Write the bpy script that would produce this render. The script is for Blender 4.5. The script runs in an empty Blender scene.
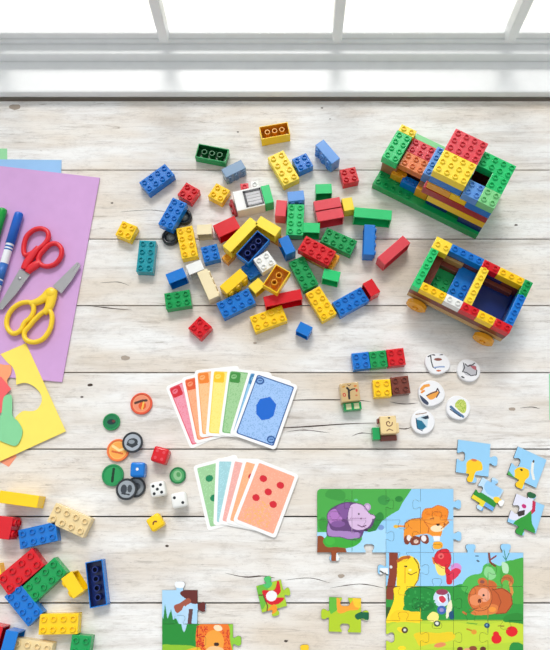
import bpy, bmesh, math, random
import numpy as np
from mathutils import Vector, Matrix, Euler
from mathutils.geometry import delaunay_2d_cdt
random.seed(4)
SC = bpy.context.scene
COL = SC.collection
# ------------------------------------------------------------------ camera
FPX, CX, CY, NY, H = 700.0, 290.0, 325.0, 530.0, 0.857
TILT = math.atan((NY - CY) / FPX)
cd = bpy.data.cameras.new('camera'); cam = bpy.data.objects.new('camera', cd); COL.objects.link(cam)
cam.location = (0, 0, H); cam.rotation_euler = (TILT, 0, 0)
cd.sensor_fit = 'VERTICAL'; cd.sensor_height = 36; cd.sensor_width = 36
cd.lens = FPX * 36 / 650; cd.shift_x = -(CX - 275) / 650; cd.clip_start = 0.01; cd.clip_end = 60
SC.camera = cam
# ------------------------------------------------------------------ light
w = bpy.data.worlds.new('world'); SC.world = w; w.use_nodes = True
bg = w.node_tree.nodes['Background']; bg.inputs[0].default_value = (0.93, 0.97, 1.0, 1); bg.inputs[1].default_value = 1.0
_n = w.node_tree.nodes; _l = w.node_tree.links     # bright sky on the window side (north), dimmer room behind
_tc = _n.new('ShaderNodeTexCoord'); _sx = _n.new('ShaderNodeSeparateXYZ'); _mr = _n.new('ShaderNodeMapRange')
_l.new(_tc.outputs['Generated'], _sx.inputs[0]); _l.new(_sx.outputs[1], _mr.inputs[0])
_mr.inputs[1].default_value = -0.7; _mr.inputs[2].default_value = 0.8; _mr.inputs[3].default_value = 0.44; _mr.inputs[4].default_value = 1.25
_l.new(_mr.outputs[0], bg.inputs[1])
sd = bpy.data.lights.new('sun', 'SUN'); sun = bpy.data.objects.new('sun', sd); COL.objects.link(sun)
sd.energy = 3.1; sd.angle = math.radians(26); sd.color = (1.0, 0.98, 0.95)
sun.location = (0, 3, 4); sun.rotation_euler = Euler((math.radians(-36), math.radians(-3), 0))
SC.view_settings.view_transform = 'Standard'; SC.view_settings.look = 'None'
SC.view_settings.exposure = 0.2; SC.view_settings.gamma = 1.0; SC.view_settings.use_curve_mapping = False
# ------------------------------------------------------------------ helpers
def P(x, y, z=0.0):
    """point at height z that the photo shows at (x, y)"""
    dx, dy = x - CX, CY - y
    d = (dx, dy * math.cos(TILT) + FPX * math.sin(TILT), dy * math.sin(TILT) - FPX * math.cos(TILT))
    s = (z - H) / d[2]
    return Vector((d[0] * s, d[1] * s, z))
def wang(x, y, a, z=0.0):
    a = math.radians(a); q = P(x + 6 * math.cos(a), y - 6 * math.sin(a), z) - P(x, y, z)
    return math.atan2(q.y, q.x)
def lin(c):
    return tuple(((v / 255) / 12.92 if v / 255 <= 0.04045 else ((v / 255 + 0.055) / 1.055) ** 2.4) for v in c)
MATS = {}
def mat(name, rgb, rough=0.3, metal=0.0, spec=0.5, bump=0.0):
    if name in MATS: return MATS[name]
    m = bpy.data.materials.new(name); m.use_nodes = True; nt = m.node_tree; b = nt.nodes['Principled BSDF']
    c = lin(rgb)
    tx = nt.nodes.new('ShaderNodeTexNoise'); tx.inputs['Scale'].default_value = 60; tx.inputs['Detail'].default_value = 3
    tc = nt.nodes.new('ShaderNodeTexCoord'); nt.links.new(tc.outputs['Object'], tx.inputs['Vector'])
    mx = nt.nodes.new('ShaderNodeMix'); mx.data_type = 'RGBA'
    mx.inputs[6].default_value = (*[v * 0.94 for v in c], 1); mx.inputs[7].default_value = (*[min(1, v * 1.05) for v in c], 1)
    nt.links.new(tx.outputs['Fac'], mx.inputs[0]); nt.links.new(mx.outputs[2], b.inputs['Base Color'])
    b.inputs['Roughness'].default_value = rough; b.inputs['Metallic'].default_value = metal
    b.inputs['Specular IOR Level'].default_value = spec
    if bump:
        bp = nt.nodes.new('ShaderNodeBump'); bp.inputs['Strength'].default_value = bump; bp.inputs['Distance'].default_value = 0.0005
        t2 = nt.nodes.new('ShaderNodeTexNoise'); t2.inputs['Scale'].default_value = 400
        nt.links.new(tc.outputs['Object'], t2.inputs['Vector']); nt.links.new(t2.outputs['Fac'], bp.inputs['Height'])
        nt.links.new(bp.outputs[0], b.inputs['Normal'])
    MATS[name] = m
    return m
def printmat(name='print', rough=0.45):
    if name in MATS: return MATS[name]
    m = bpy.data.materials.new(name); m.use_nodes = True; nt = m.node_tree; b = nt.nodes['Principled BSDF']
    a = nt.nodes.new('ShaderNodeAttribute'); a.attribute_name = 'print'
    nt.links.new(a.outputs['Color'], b.inputs['Base Color']); b.inputs['Roughness'].default_value = rough
    b.inputs['Specular IOR Level'].default_value = 0.35
    MATS[name] = m
    return m
def link(name, data, parent=None, loc=(0, 0, 0), rot=None):
    o = bpy.data.objects.new(name, data); COL.objects.link(o)
    if parent is not None: o.parent = parent
    o.location = loc
    if rot is not None: o.rotation_euler = rot
    return o
def tag(o, label=None, cat=None, group=None, kind=None):
    if label: o['label'] = label
    if cat: o['category'] = cat
    if group: o['group'] = group
    if kind: o['kind'] = kind
    return o
def thing(name, loc, rz=0.0, label=None, cat=None, group=None):
    o = link(name, None, None, loc, Euler((0, 0, rz))); o.empty_display_size = 0.01
    return tag(o, label, cat, group)
def bm_mesh(bm, name, mats=(), smooth=False):
    me = bpy.data.meshes.new(name); bmesh.ops.recalc_face_normals(bm, faces=bm.faces) ; bm.to_mesh(me); bm.free()
    for m in mats: me.materials.append(m)
    if smooth:
        for p in me.polygons: p.use_smooth = True
    return me
def add_box(bm, x0, x1, y0, y1, z0, z1, mi=0, bevel=0.0):
    vs = [bm.verts.new((x, y, z)) for z in (z0, z1) for x, y in ((x0, y0), (x1, y0), (x1, y1), (x0, y1))]
    fs = [bm.faces.new([vs[i] for i in q]) for q in ((3, 2, 1, 0), (4, 5, 6, 7), (0, 1, 5, 4), (1, 2, 6, 5), (2, 3, 7, 6), (3, 0, 4, 7))]
    for f in fs: f.material_index = mi
    if bevel:
        es = list({e for f in fs for e in f.edges})
        r = bmesh.ops.bevel(bm, geom=es, offset=bevel, segments=2, profile=0.6, affect='EDGES')
        for f in r['faces']: f.material_index = mi
def box_obj(name, b, m, parent=None, bevel=0.0):
    bm = bmesh.new(); add_box(bm, *b, bevel=bevel)
    return link(name, bm_mesh(bm, name, [m]), parent)
def lathe(prof, n=24):
    bm = bmesh.new(); rings = []
    for r, z in prof:
        if r <= 1e-6: rings.append([bm.verts.new((0, 0, z))])
        else: rings.append([bm.verts.new((r * math.cos(2 * math.pi * k / n), r * math.sin(2 * math.pi * k / n), z)) for k in range(n)])
    for a, b in zip(rings, rings[1:]):
        for k in range(n):
            k2 = (k + 1) % n
            q = [a[k % len(a)], a[k2 % len(a)], b[k2 % len(b)], b[k % len(b)]]
            u = []
            for v in q:
                if v not in u: u.append(v)
            if len(u) > 2: bm.faces.new(u)
    return bm
def catmull(pts, n=6, closed=True):
    out = []; N = len(pts); rng = N if closed else N - 1
    for i in range(rng):
        g = (lambda k: pts[k % N]) if closed else (lambda k: pts[max(0, min(N - 1, k))])
        p0, p1, p2, p3 = g(i - 1), g(i), g(i + 1), g(i + 2)
        for k in range(n):
            t = k / n
            out.append(tuple(0.5 * ((2 * b) + (c - a) * t + (2 * a - 5 * b + 4 * c - d) * t * t + (-a + 3 * b - 3 * c + d) * t ** 3) for a, b, c, d in zip(p0, p1, p2, p3)))
    if not closed: out.append(tuple(pts[-1]))
    return out
def sweep(path, rad, closed=False, flat=1.0, n=10):
    """tube along 3-D path; rad number or list; flat squashes vertically"""
    bm = bmesh.new(); N = len(path); V = [Vector(p) for p in path]; rings = []
    for i in range(N):
        a = V[(i - 1) % N] if closed or i > 0 else V[i]; b = V[(i + 1) % N] if closed or i < N - 1 else V[i]
        t = (b - a).normalized(); s = Vector((0, 0, 1)).cross(t)
        s = s.normalized() if s.length > 1e-6 else Vector((1, 0, 0)); u = t.cross(s)
        r = rad[i] if isinstance(rad, (list, tuple)) else rad
        rings.append([bm.verts.new(V[i] + s * r * math.cos(2 * math.pi * k / n) + u * r * flat * math.sin(2 * math.pi * k / n)) for k in range(n)])
    for i in range(N if closed else N - 1):
        a, b = rings[i], rings[(i + 1) % N]
        for k in range(n): bm.faces.new((a[k], a[(k + 1) % n], b[(k + 1) % n], b[k]))
    if not closed: bm.faces.new(rings[0]); bm.faces.new(rings[-1])
    return bm
# ---- printed sheets: a list of flat shapes is the printed picture
def inpoly(X, Y, poly):
    r = np.zeros(X.shape, bool); n = len(poly)
    for i in range(n):
        x1, y1 = poly[i]; x2, y2 = poly[(i + 1) % n]
        if y1 == y2: continue
        c = ((y1 > Y) != (y2 > Y)) & (X < (x2 - x1) * (Y - y1) / (y2 - y1) + x1); r ^= c
    return r
def paint(X, Y, base, ops):
    C = np.tile(np.array(lin(base)), (len(X), 1))
    for op in ops:
        k = op[0]
        if k == 'e':
            _, cx, cy, rx, ry, a, col = op; a = math.radians(a)
            u = (X - cx) * math.cos(a) + (Y - cy) * math.sin(a); v = -(X - cx) * math.sin(a) + (Y - cy) * math.cos(a)
            m = (u / rx) ** 2 + (v / ry) ** 2 < 1
        elif k == 'r':
            _, cx, cy, r0, r1, col = op; d = np.hypot(X - cx, Y - cy); m = (d < r1) & (d > r0)
        elif k == 'p': m = inpoly(X, Y, op[1]); col = op[2]
        elif k == 's': m = inpoly(X, Y, catmull(op[1], 5)); col = op[2]
        elif k in 'lo':
            _, pts, wd, col = op; m = np.zeros(X.shape, bool)
            if k == 'o': pts = catmull(pts, 4); pts = pts + pts[:1]
            for (x1, y1), (x2, y2) in zip(pts, pts[1:]):
                L2 = (x2 - x1) ** 2 + (y2 - y1) ** 2 + 1e-12
                t = np.clip(((X - x1) * (x2 - x1) + (Y - y1) * (y2 - y1)) / L2, 0, 1)
                m |= np.hypot(X - x1 - t * (x2 - x1), Y - y1 - t * (y2 - y1)) < wd / 2
        elif k == 'n':   # speckled print texture
            _, pts, cell, amt, col = op; rs = np.random.RandomState(3).rand(97, 89)
            m = inpoly(X, Y, pts) & (rs[(X / cell).astype(int) % 97, (Y / cell).astype(int) % 89] < amt)
        C[m] = lin(col)
    return np.clip(C, 0, 1) ** 1.14
def shrink(pts, d):
    n = len(pts); A = sum(pts[i][0] * pts[(i + 1) % n][1] - pts[(i + 1) % n][0] * pts[i][1] for i in range(n)); sg = 1 if A > 0 else -1
    out = []
    for i in range(n):
        a, b, c = Vector(pts[i - 1]), Vector(pts[i]), Vector(pts[(i + 1) % n])
        e1 = (b - a); e2 = (c - b)
        if e1.length < 1e-9 or e2.length < 1e-9: out.append(tuple(b)); continue
        e1.normalize(); e2.normalize(); n1 = Vector((-e1.y, e1.x)); n2 = Vector((-e2.y, e2.x)); m = n1 + n2
        if m.length < 0.3: m = n1
        m.normalize(); k = 1 / max(0.5, m.dot(n1)); out.append(tuple(b + m * d * sg * k))
    return out
def slab(name, outline, tf, z0, th, base, ops, cell, edge, parent=None, org=None, bev=0.0, pm='print', holes=()):
    """sheet or disc of outline (design units, tf -> world xy), thickness th, printed on top"""
    inner = shrink(outline, bev) if bev else outline
    pts = [Vector(p) for p in inner]; loops = [list(range(len(pts)))]
    xs = [p[0] for p in inner]; ys = [p[1] for p in inner]
    if cell:
        gx, gy = np.meshgrid(np.arange(min(xs) + cell / 2, max(xs), cell), np.arange(min(ys) + cell / 2, max(ys), cell))
        gx = gx.ravel() + 0.0001; gy = gy.ravel() + 0.0001
        sh = shrink(inner, cell * 0.35); k = inpoly(gx, gy, sh)
        pts += [Vector(p) for p in zip(gx[k], gy[k])]
    vs, es, fs, *_ = delaunay_2d_cdt(pts, [], loops, 1, 1e-7)
    me = bpy.data.meshes.new(name); n = len(outline)
    org = org or Vector((0, 0, 0))
    def W(p, z): q = tf(p[0], p[1]); return (q[0] - org.x, q[1] - org.y, z - org.z)
    V = [W(v, z0 + th) for v in vs]; F = [list(f) for f in fs]; nt = len(F)
    rings = [inner]; b0 = len(V)
    levels = [(inner, z0 + th)] + ([(shrink(outline, bev * 0.3), z0 + th - bev * 0.3 * slab.k), (outline, z0 + th - bev * slab.k)] if bev else []) + [(outline, z0)]
    for ol, z in levels: V += [W(p, z) for p in ol]
    for l in range(len(levels) - 1):
        for i in range(n): F.append([b0 + l * n + i, b0 + l * n + (i + 1) % n, b0 + (l + 1) * n + (i + 1) % n, b0 + (l + 1) * n + i])
    F.append([b0 + (len(levels) - 1) * n + i for i in range(n)])
    me.from_pydata(V, [], F); me.materials.append(printmat(pm)); me.materials.append(edge)
    A = np.array([[v[0], v[1]] for v in vs]); cen = np.array([A[list(f)].mean(0) for f in fs])
    C = paint(cen[:, 0], cen[:, 1], base, ops)
    at = me.color_attributes.new('print', 'FLOAT_COLOR', 'CORNER'); arr = np.ones((len(me.loops), 4), np.float32)
    li = 0
    for i, f in enumerate(F):
        if i < nt: arr[li:li + len(f), :3] = C[i]
        li += len(f)
    at.data.foreach_set('color', arr.ravel())
    me.polygons.foreach_set('material_index', [0 if i < nt else 1 for i in range(len(F))])
    # keep normals facing out
    bm = bmesh.new(); bm.from_mesh(me); bmesh.ops.remove_doubles(bm, verts=bm.verts, dist=1e-7); bmesh.ops.recalc_face_normals(bm, faces=bm.faces); bm.to_mesh(me); bm.free()
    return link(name, me, parent)
slab.k = 1.0
# ------------------------------------------------------------------ materials
def wood_material():
    m = bpy.data.materials.new('whitewashed_wood'); m.use_nodes = True; nt = m.node_tree; N = nt.nodes; L = nt.links; b = N['Principled BSDF']
    def nd(t, **k):
        n = N.new(t)
        for a, v in k.items(): setattr(n, a, v)
        return n
    tc = nd('ShaderNodeTexCoord'); geo = nd('ShaderNodeNewGeometry'); cb = nd('ShaderNodeCombineXYZ'); mul = nd('ShaderNodeMath', operation='MULTIPLY'); mul.inputs[1].default_value = 7.3
    L.new(geo.outputs['Random Per Island'], mul.inputs[0]); L.new(mul.outputs[0], cb.inputs[0]); L.new(mul.outputs[0], cb.inputs[2])
    add = nd('ShaderNodeVectorMath', operation='ADD'); L.new(tc.outputs['Object'], add.inputs[0]); L.new(cb.outputs[0], add.inputs[1])
    def noise(sx, sy, det=5, rough=0.6, dist=0.0):
        mp = nd('ShaderNodeMapping'); mp.inputs['Scale'].default_value = (sx, sy, 1); L.new(add.outputs[0], mp.inputs[0])
        n = nd('ShaderNodeTexNoise'); n.inputs['Scale'].default_value = 1; n.inputs['Detail'].default_value = det; n.inputs['Roughness'].default_value = rough; n.inputs['Distortion'].default_value = dist
        L.new(mp.outputs[0], n.inputs['Vector']); return n.outputs['Fac']
    def ramp(src, stops):
        r = nd('ShaderNodeValToRGB'); e = r.color_ramp.elements
        while len(e) < len(stops): e.new(0.5)
        for el, (p, c) in zip(e, stops): el.position = p; el.color = (*(lin(c) if not isinstance(c, float) else (c, c, c)), 1)
        L.new(src, r.inputs[0]); return r.outputs[0]
    def mix(a, bb, fac, mode='MIX'):
        x = nd('ShaderNodeMix', data_type='RGBA', blend_type=mode)
        for s, i in ((a, 6), (bb, 7), (fac, 0)):
            if isinstance(s, tuple): x.inputs[i].default_value = (*lin(s), 1)
            elif isinstance(s, float): x.inputs[i].default_value = s
            else: L.new(s, x.inputs[i])
        return x.outputs[2]
    base = ramp(noise(8, 52, 9, 0.66, 0.5), [(0.28, (200, 193, 185)), (0.42, (228, 224, 220)), (0.56, (242, 241, 239))])
    warm = ramp(noise(4, 14, 3), [(0.42, 0.0), (0.68, 0.85)])
    c = mix(base, (222, 208, 190), warm)
    fine = ramp(noise(16, 300, 8, 0.78), [(0.30, (150, 144, 138)), (0.46, (250, 249, 248))])
    c = mix(c, fine, 0.42, 'MULTIPLY')
    blot = ramp(noise(45, 110, 9, 0.85, 0.3), [(0.34, (186, 181, 176)), (0.5, (250, 250, 249))])
    c = mix(c, blot, 0.4, 'MULTIPLY')
    streak = ramp(noise(17, 190, 7, 0.78, 0.8), [(0.56, 0.0), (0.68, 1.0)])
    patch = ramp(noise(6, 20, 3), [(0.40, 0.0), (0.56, 1.0)])
    sp = nd('ShaderNodeMath', operation='MULTIPLY'); L.new(streak, sp.inputs[0]); L.new(patch, sp.inputs[1])
    s2 = nd('ShaderNodeMath', operation='MULTIPLY'); s2.inputs[1].default_value = 0.6; L.new(sp.outputs[0], s2.inputs[0])
    c = mix(c, (140, 122, 106), s2.outputs[0])
    speck = ramp(noise(110, 420, 6, 0.85), [(0.60, 0.0), (0.68, 1.0)])
    s3 = nd('ShaderNodeMath', operation='MULTIPLY'); L.new(speck, s3.inputs[0]); L.new(patch, s3.inputs[1])
    s4 = nd('ShaderNodeMath', operation='MULTIPLY'); s4.inputs[1].default_value = 0.6; L.new(s3.outputs[0], s4.inputs[0])
    c = mix(c, (120, 105, 95), s4.outputs[0])
    L.new(c, b.inputs['Base Color']); b.inputs['Roughness'].default_value = 0.62; b.inputs['Specular IOR Level'].default_value = 0.3
    bp = nd('ShaderNodeBump'); bp.inputs['Strength'].default_value = 0.35; bp.inputs['Distance'].default_value = 0.001; L.new(noise(20, 380, 6, 0.7), bp.inputs['Height']); L.new(bp.outputs[0], b.inputs['Normal'])
    return m
WOOD = wood_material()
CRACK = mat('dark_crack', (74, 62, 54), 0.9)
KNOT = mat('brown_knot', (168, 154, 140), 0.8)
WHITEP = mat('white_paint', (240, 241, 240), 0.35, bump=0.1)
C = {
 'blue': (0, 116, 204), 'navy': (6, 38, 112), 'paleblue': (92, 150, 220), 'steel': (118, 148, 178), 'teal': (0, 146, 160),
 'red': (214, 6, 26), 'sheen_red': (222, 64, 76), 'darkred': (165, 12, 24), 'yellow': (252, 206, 10), 'lemon': (252, 220, 56), 'amber': (232, 160, 28),  # second red is the first with window sheen painted into the colour
 'green': (0, 156, 80), 'sheen_green': (30, 198, 112), 'mint': (130, 210, 140), 'deepgreen': (8, 105, 50), 'beige': (234, 210, 158), 'cream': (238, 222, 180),  # second green is the first with window glare painted into the colour
 'white': (236, 236, 232), 'brown': (118, 52, 36), 'orange': (232, 128, 70), 'tan': (190, 150, 90), 'black': (28, 32, 36), 'oak': (206, 178, 130), 'clay': (165, 110, 80)}
def plastic(c): return mat('plastic_' + c, C[c], 0.26)
# ------------------------------------------------------------------ table
seams = [101, 170, 239, 305.5, 372.5, 449, 516.5, 603, 684, 762, 840]
ys = [P(290, s)[1] for s in seams]; ys[0] = 0.5800
rows = ys + [ys[-1] - 0.09 * k for k in (1, 2)]
T = thing('wooden_table', (0, 0.12, 0), 0, 'whitewashed plank table covered with toys under the window', 'table')
TX0, TX1 = -0.72, 0.72
bm = bmesh.new()
for a, b_ in zip(rows, rows[1:]): add_box(bm, TX0, TX1, b_ - 0.12 + 0.0007, a - 0.12 - 0.0008, -0.022, 0, 0, 0.0005)
add_box(bm, TX0, TX1, rows[-1] - 0.12 + 0.002, rows[0] - 0.12 - 0.002, -0.03, -0.0205, 1)
def crack(bm, pts, wd, mi=1, z=0.00015):
    V = [P(*p) for p in catmull(pts, 5, False)]; n = len(V); up = []; dn = []
    for i, v in enumerate(V):
        t = i / (n - 1); k = wd * (math.sin(math.pi * (0.06 + 0.88 * t))) * (0.7 + 0.6 * random.random())
        up.append(bm.verts.new((v.x, v.y - 0.12 + k / 2, z))); dn.append(bm.verts.new((v.x, v.y - 0.12 - k / 2, z)))
    for i in range(n - 1):
        f = bm.faces.new((dn[i], dn[i + 1], up[i + 1], up[i])); f.material_index = mi
for pts, wd in [([(85, 305), (100, 307), (118, 309), (132, 310)], .0012), ([(270, 402), (300, 400), (352, 400), (372, 402)], .0012), ([(270, 428), (300, 427), (345, 424), (376, 423)], .0014),
                ([(392, 427), (404, 429), (412, 427)], .0012), ([(352, 436), (362, 433), (378, 435)], .001), 
                ([(225, 573), (245, 577), (262, 576), (275, 578)], .0012), ([(285, 580), (310, 578), (330, 583)], .0007),
                ([(100, 283), (118, 282), (130, 286)], .0008), ([(286, 432), (304, 430), (330, 433)], .0009),
                
                ([(520, 408), (532, 407), (540, 409)], .001), ([(330, 588), (360, 584), (384, 588)], .0008), ([(120, 212), (150, 210), (172, 213)], .0006), ([(390, 402), (404, 404), (418, 403)], .0009)]:
    crack(bm, pts, wd)
for x, y, r, mi in [(112, 203, .0013, 1), (15, 107, .006, 2), (322, 108, .0013, 1), (516, 225, .0016, 1), (90, 385, .0024, 1), (82, 397, .0014, 1), (167, 546, .0016, 1), (286, 641, .0016, 1),
                    (238, 132, .0012, 1), (512, 409, .003, 2), (125, 358, .004, 2), (341, 576, .0028, 2), (255, 343, .0018, 2), (60, 236, .002, 2), (330, 119, .0008, 1)]:
    p = P(x, y); n = 12; vs = [bm.verts.new((p.x + r * 1.5 * math.cos(k * 6.283 / n) * random.uniform(.8, 1.1), p.y - 0.12 + r * .8 * math.sin(k * 6.283 / n) * random.uniform(.8, 1.1), 0.00015)) for k in range(n)]
    f = bm.faces.new(vs); f.material_index = mi
top = link('tabletop', bm_mesh(bm, 'tabletop', [WOOD, CRACK, KNOT]), T)
for sx in (-1, 1):
    for yy in (-0.52, 0.38): box_obj('leg', (sx * 0.62 - .03, sx * 0.62 + .03, yy - .03, yy + .03, -0.74, -0.03), WHITEP, T, 0.003)
# ------------------------------------------------------------------ window, wall, floor, ground outside
WALL = mat('wall_paint', (226, 224, 218), 0.8, bump=0.3); FLOORM = mat('floor_wood', (150, 118, 88), 0.5, bump=0.3)
def struct(name, boxes, m, bevel=0.0):
    bm = bmesh.new()
    for b_ in boxes: add_box(bm, *b_, bevel=bevel)
    return tag(link(name, bm_mesh(bm, name, [m])), kind='structure')
Yr = lambda row, z: P(290, row, z)[1]
z1, z2, z3, z4 = 0.016, 0.033, 0.040, 0.052
yA, yB, yC, yD, yE = Yr(92, z1), Yr(62, z1), Yr(44.5, z2), Yr(39, z3), Yr(32, z4)
struct('floor', [(-2.6, 2.6, -2.4, yE + 0.06, -0.80, -0.742)], FLOORM)
struct('trim_1', [(-1.25, 1.25, yA, yB + 0.03, 0.003, z1)], WHITEP, 0.0025)            # sill board
struct('trim_2', [(-1.25, 1.25, yB, yC + 0.03, 0.0161, z2)], WHITEP, 0.002)
TOP = 1.75
winf = tag(link('window_1', None, None, (0, yC, z2)), kind='structure'); winf.empty_display_size = .01
def wbox(name, boxes, m, bevel=0.002):
    bm = bmesh.new()
    for x0, x1, y0, y1, a, b_ in boxes: add_box(bm, x0, x1, y0 - yC, y1 - yC, a - z2, b_ - z2, 0, bevel)
    return link(name, bm_mesh(bm, name, [m]), winf)
wbox('window_frame', [(-1.25, 1.25, yC, yD + .02, z2 + .0002, z3), (-1.25, 1.25, yD, yE + .012, z3, z4), (-1.25, -1.17, yC, yE + .03, z4, TOP), (1.17, 1.25, yC, yE + .03, z4, TOP), (-1.25, 1.25, yC, yE + .03, TOP - .08, TOP)], WHITEP)
mx = [P(163, 38, z4).x, P(337, 38, z4).x, P(509, 38, z4).x]; st = (mx[2] - mx[0]) / 2
for k in range(-4, 5):
    x = mx[1] + k * st
    if abs(x) < 1.15: wbox('glazing_bar', [(x - .0065, x + .0065, yE - .016, yE + .006, z4 - .001, TOP - .08)], WHITEP)
gm = bpy.data.materials.new('window_glass'); gm.use_nodes = True; nt = gm.node_tree; nt.nodes.clear()
o_ = nt.nodes.new('ShaderNodeOutputMaterial'); tr = nt.nodes.new('ShaderNodeBsdfTransparent'); gl = nt.nodes.new('ShaderNodeBsdfGlossy'); fr = nt.nodes.new('ShaderNodeFresnel'); mxs = nt.nodes.new('ShaderNodeMixShader')
gl.inputs['Roughness'].default_value = 0.02; fr.inputs[0].default_value = 1.2; nt.links.new(fr.outputs[0], mxs.inputs[0]); nt.links.new(tr.outputs[0], mxs.inputs[1]); nt.links.new(gl.outputs[0], mxs.inputs[2]); nt.links.new(mxs.outputs[0], o_.inputs[0])
wbox('pane', [(-1.17, 1.17, yE - .002, yE + .002, z4 - .001, TOP - .08)], gm, 0)
struct('wall_north', [(-2.6, 2.6, yA + .012, yE + .06, -0.742, 0.0029), (-2.6, -1.251, yC + .004, yE + .06, 0.003, 2.2), (1.251, 2.6, yC + .004, yE + .06, 0.003, 2.2), (-1.251, 1.251, yC + .004, yE + .06, TOP, 2.2)], WALL)
struct('ground', [(-14, 14, yE + .06, 16, -1.3, -1.1)], mat('pale_paving', (222, 220, 209), 0.9, bump=0.4))
# ------------------------------------------------------------------ bricks
PT = 0.0109; BH = 0.014
_cache = {}
def body_mesh(nx, ny, h, k, hollow=True):
    key = ('b', nx, ny, h, k, hollow)
    if key not in _cache:
        p = PT * k; L, W_ = nx * p - .0002, ny * p - .0002; t = 0.0013 * k; bm = bmesh.new()
        if hollow:
            def ring(l, w_, z): return [bm.verts.new((x * l / 2, y * w_ / 2, z)) for x, y in ((-1, -1), (1, -1), (1, 1), (-1, 1))]
            ot, ob, ib, it = ring(L, W_, h), ring(L, W_, 0), ring(L - 2 * t, W_ - 2 * t, 0), ring(L - 2 * t, W_ - 2 * t, h - t)
            bm.faces.new(ot)
            for a, b_ in ((ot, ob), (ob, ib), (ib, it)):
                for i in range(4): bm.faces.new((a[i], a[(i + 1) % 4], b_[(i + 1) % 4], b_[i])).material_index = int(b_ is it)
            fi = bm.faces.new(it); fi.material_index = 1
            es = [e for e in bm.edges if all(abs(v.co.z - h) < 1e-7 or (abs(abs(v.co.x) - L / 2) < 1e-7) for v in e.verts)]
            bmesh.ops.bevel(bm, geom=es, offset=0.0006, segments=2, profile=0.6, affect='EDGES')
        else: add_box(bm, -L / 2, L / 2, -W_ / 2, W_ / 2, 0, h, 0, 0.0005)
        me = bm_mesh(bm, 'brick_body'); me.materials.append(None); me.materials.append(None); _cache[key] = me
    return _cache[key]
def stud_mesh(k):
    if ('s', k) not in _cache:
        p = PT * k; r = .31 * p; bm = lathe([(r, -.0002), (r, .0017 * k), (r - .0005, .0022 * k), (.215 * p, .0022 * k), (.20 * p, .0018 * k), (.20 * p, .0002), (0, .0002)], 16)
        me = bm_mesh(bm, 'stud'); me.materials.append(None); _cache[('s', k)] = me
        for q in me.polygons: q.use_smooth = False
    return _cache[('s', k)]
def tube_mesh(k, h):
    if ('t', k, h) not in _cache:
        p = PT * k; bm = lathe([(.36 * p, h * .9), (.36 * p, .0004), (.26 * p, .0004), (.26 * p, h * .9)], 18)
        me = bm_mesh(bm, 'tube'); me.materials.append(None); _cache[('t', k, h)] = me
    return _cache[('t', k, h)]
def put(name, me, parent, loc, m, m2=None):
    o = link(name, me, parent, loc); o.material_slots[0].link = 'OBJECT'; o.material_slots[0].material = m
    if len(o.material_slots) > 1: o.material_slots[1].link = 'OBJECT'; o.material_slots[1].material = m2 or m
    return o
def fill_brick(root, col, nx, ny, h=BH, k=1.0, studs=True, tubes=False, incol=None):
    m = plastic(col); put('body', body_mesh(nx, ny, h, k), root, (0, 0, 0), m, plastic(incol or col)); p = PT * k  # darker tint inside the hollow, recess shade put into the colour
    if studs:
        for i in range(nx):
            for j in range(ny): put('stud', stud_mesh(k), root, ((i - (nx - 1) / 2) * p, (j - (ny - 1) / 2) * p, h), m)
    if tubes and ny > 1:
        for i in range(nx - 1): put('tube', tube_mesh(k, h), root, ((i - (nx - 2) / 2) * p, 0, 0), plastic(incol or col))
def brick(px, py, ang, col, nx, ny, label, pose='up', z0=0.0, k=1.0, s=1, h=BH, group='loose bricks in the scattered pile', tilt=0.0, incol=None, bare=False):
    """px, py: middle of the face that looks up; pose up / inv / side (s=1 studs towards local -y, s=-1 towards +y) / end"""
    p = PT * k; wd = ny * p
    ztop = z0 + (h if pose in ('up', 'inv') else wd)
    c = P(px, py, ztop); a = wang(px, py, ang, ztop)
    R = Matrix.Rotation(a, 4, 'Z')
    if pose == 'up': M = Matrix.Translation((c.x, c.y, z0)) @ R
    elif pose == 'inv': M = Matrix.Translation((c.x, c.y, z0 + h + .0)) @ R @ Matrix.Rotation(math.pi, 4, 'X')
    else:
        M = Matrix.Translation((c.x, c.y, z0 + wd / 2)) @ R @ Matrix.Translation((0, s * h / 2, 0)) @ Matrix.Rotation(s * math.pi / 2, 4, 'X')
    if tilt: M = M @ Matrix.Rotation(math.radians(tilt), 4, 'Y')
    o = link('toy_brick', None); o.empty_display_size = .01; o.matrix_world = M
    tag(o, label, 'toy brick', group)
    fill_brick(o, col, nx, ny, h, k, studs=(pose != 'inv' and not bare), tubes=(pose == 'inv'), incol=incol)
    return o
B = brick
B(212, 153, -10.7, 'green', 4, 2, 'green brick lying upside down with its hollow underside showing, nearest the window', 'inv', h=.013, k=.98, incol='deepgreen')
B(156.8, 178.5, 36, 'blue', 4, 2, 'blue long brick studs up, alone above the small red brick at the upper left')
B(188.5, 192.3, -30, 'red', 2, 2, 'small red square brick between two blue long bricks at the upper left')
B(219, 193, -28, 'yellow', 2, 2, 'small yellow square brick between the small red brick and the white windowed brick')
B(233.5, 168.5, 26, 'steel', 3, 2, 'grey-blue brick lying on its side touching the upside-down green brick', 'side', k=.92)
B(172.5, 213.5, 61, 'blue', 4, 2, 'blue long brick studs up leaning beside the black toy wheels', z0=.008, k=.96)
B(187, 242, -79, 'yellow', 4, 2, 'yellow long brick standing lengthwise right of the black toy wheels', z0=.0)
B(204.3, 229.3, 3, 'cream', 2, 2, 'cream small brick on its side between the yellow long brick and the dark red brick', 'side', s=-1, bare=True, k=.9)
B(210.5, 253, 14, 'blue', 2, 2, 'small blue square brick below the dark red brick and left of the yellow gable')
B(146, 256, 84, 'teal', 4, 2, 'teal long brick, the only teal one, at the left of the pile')
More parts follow.
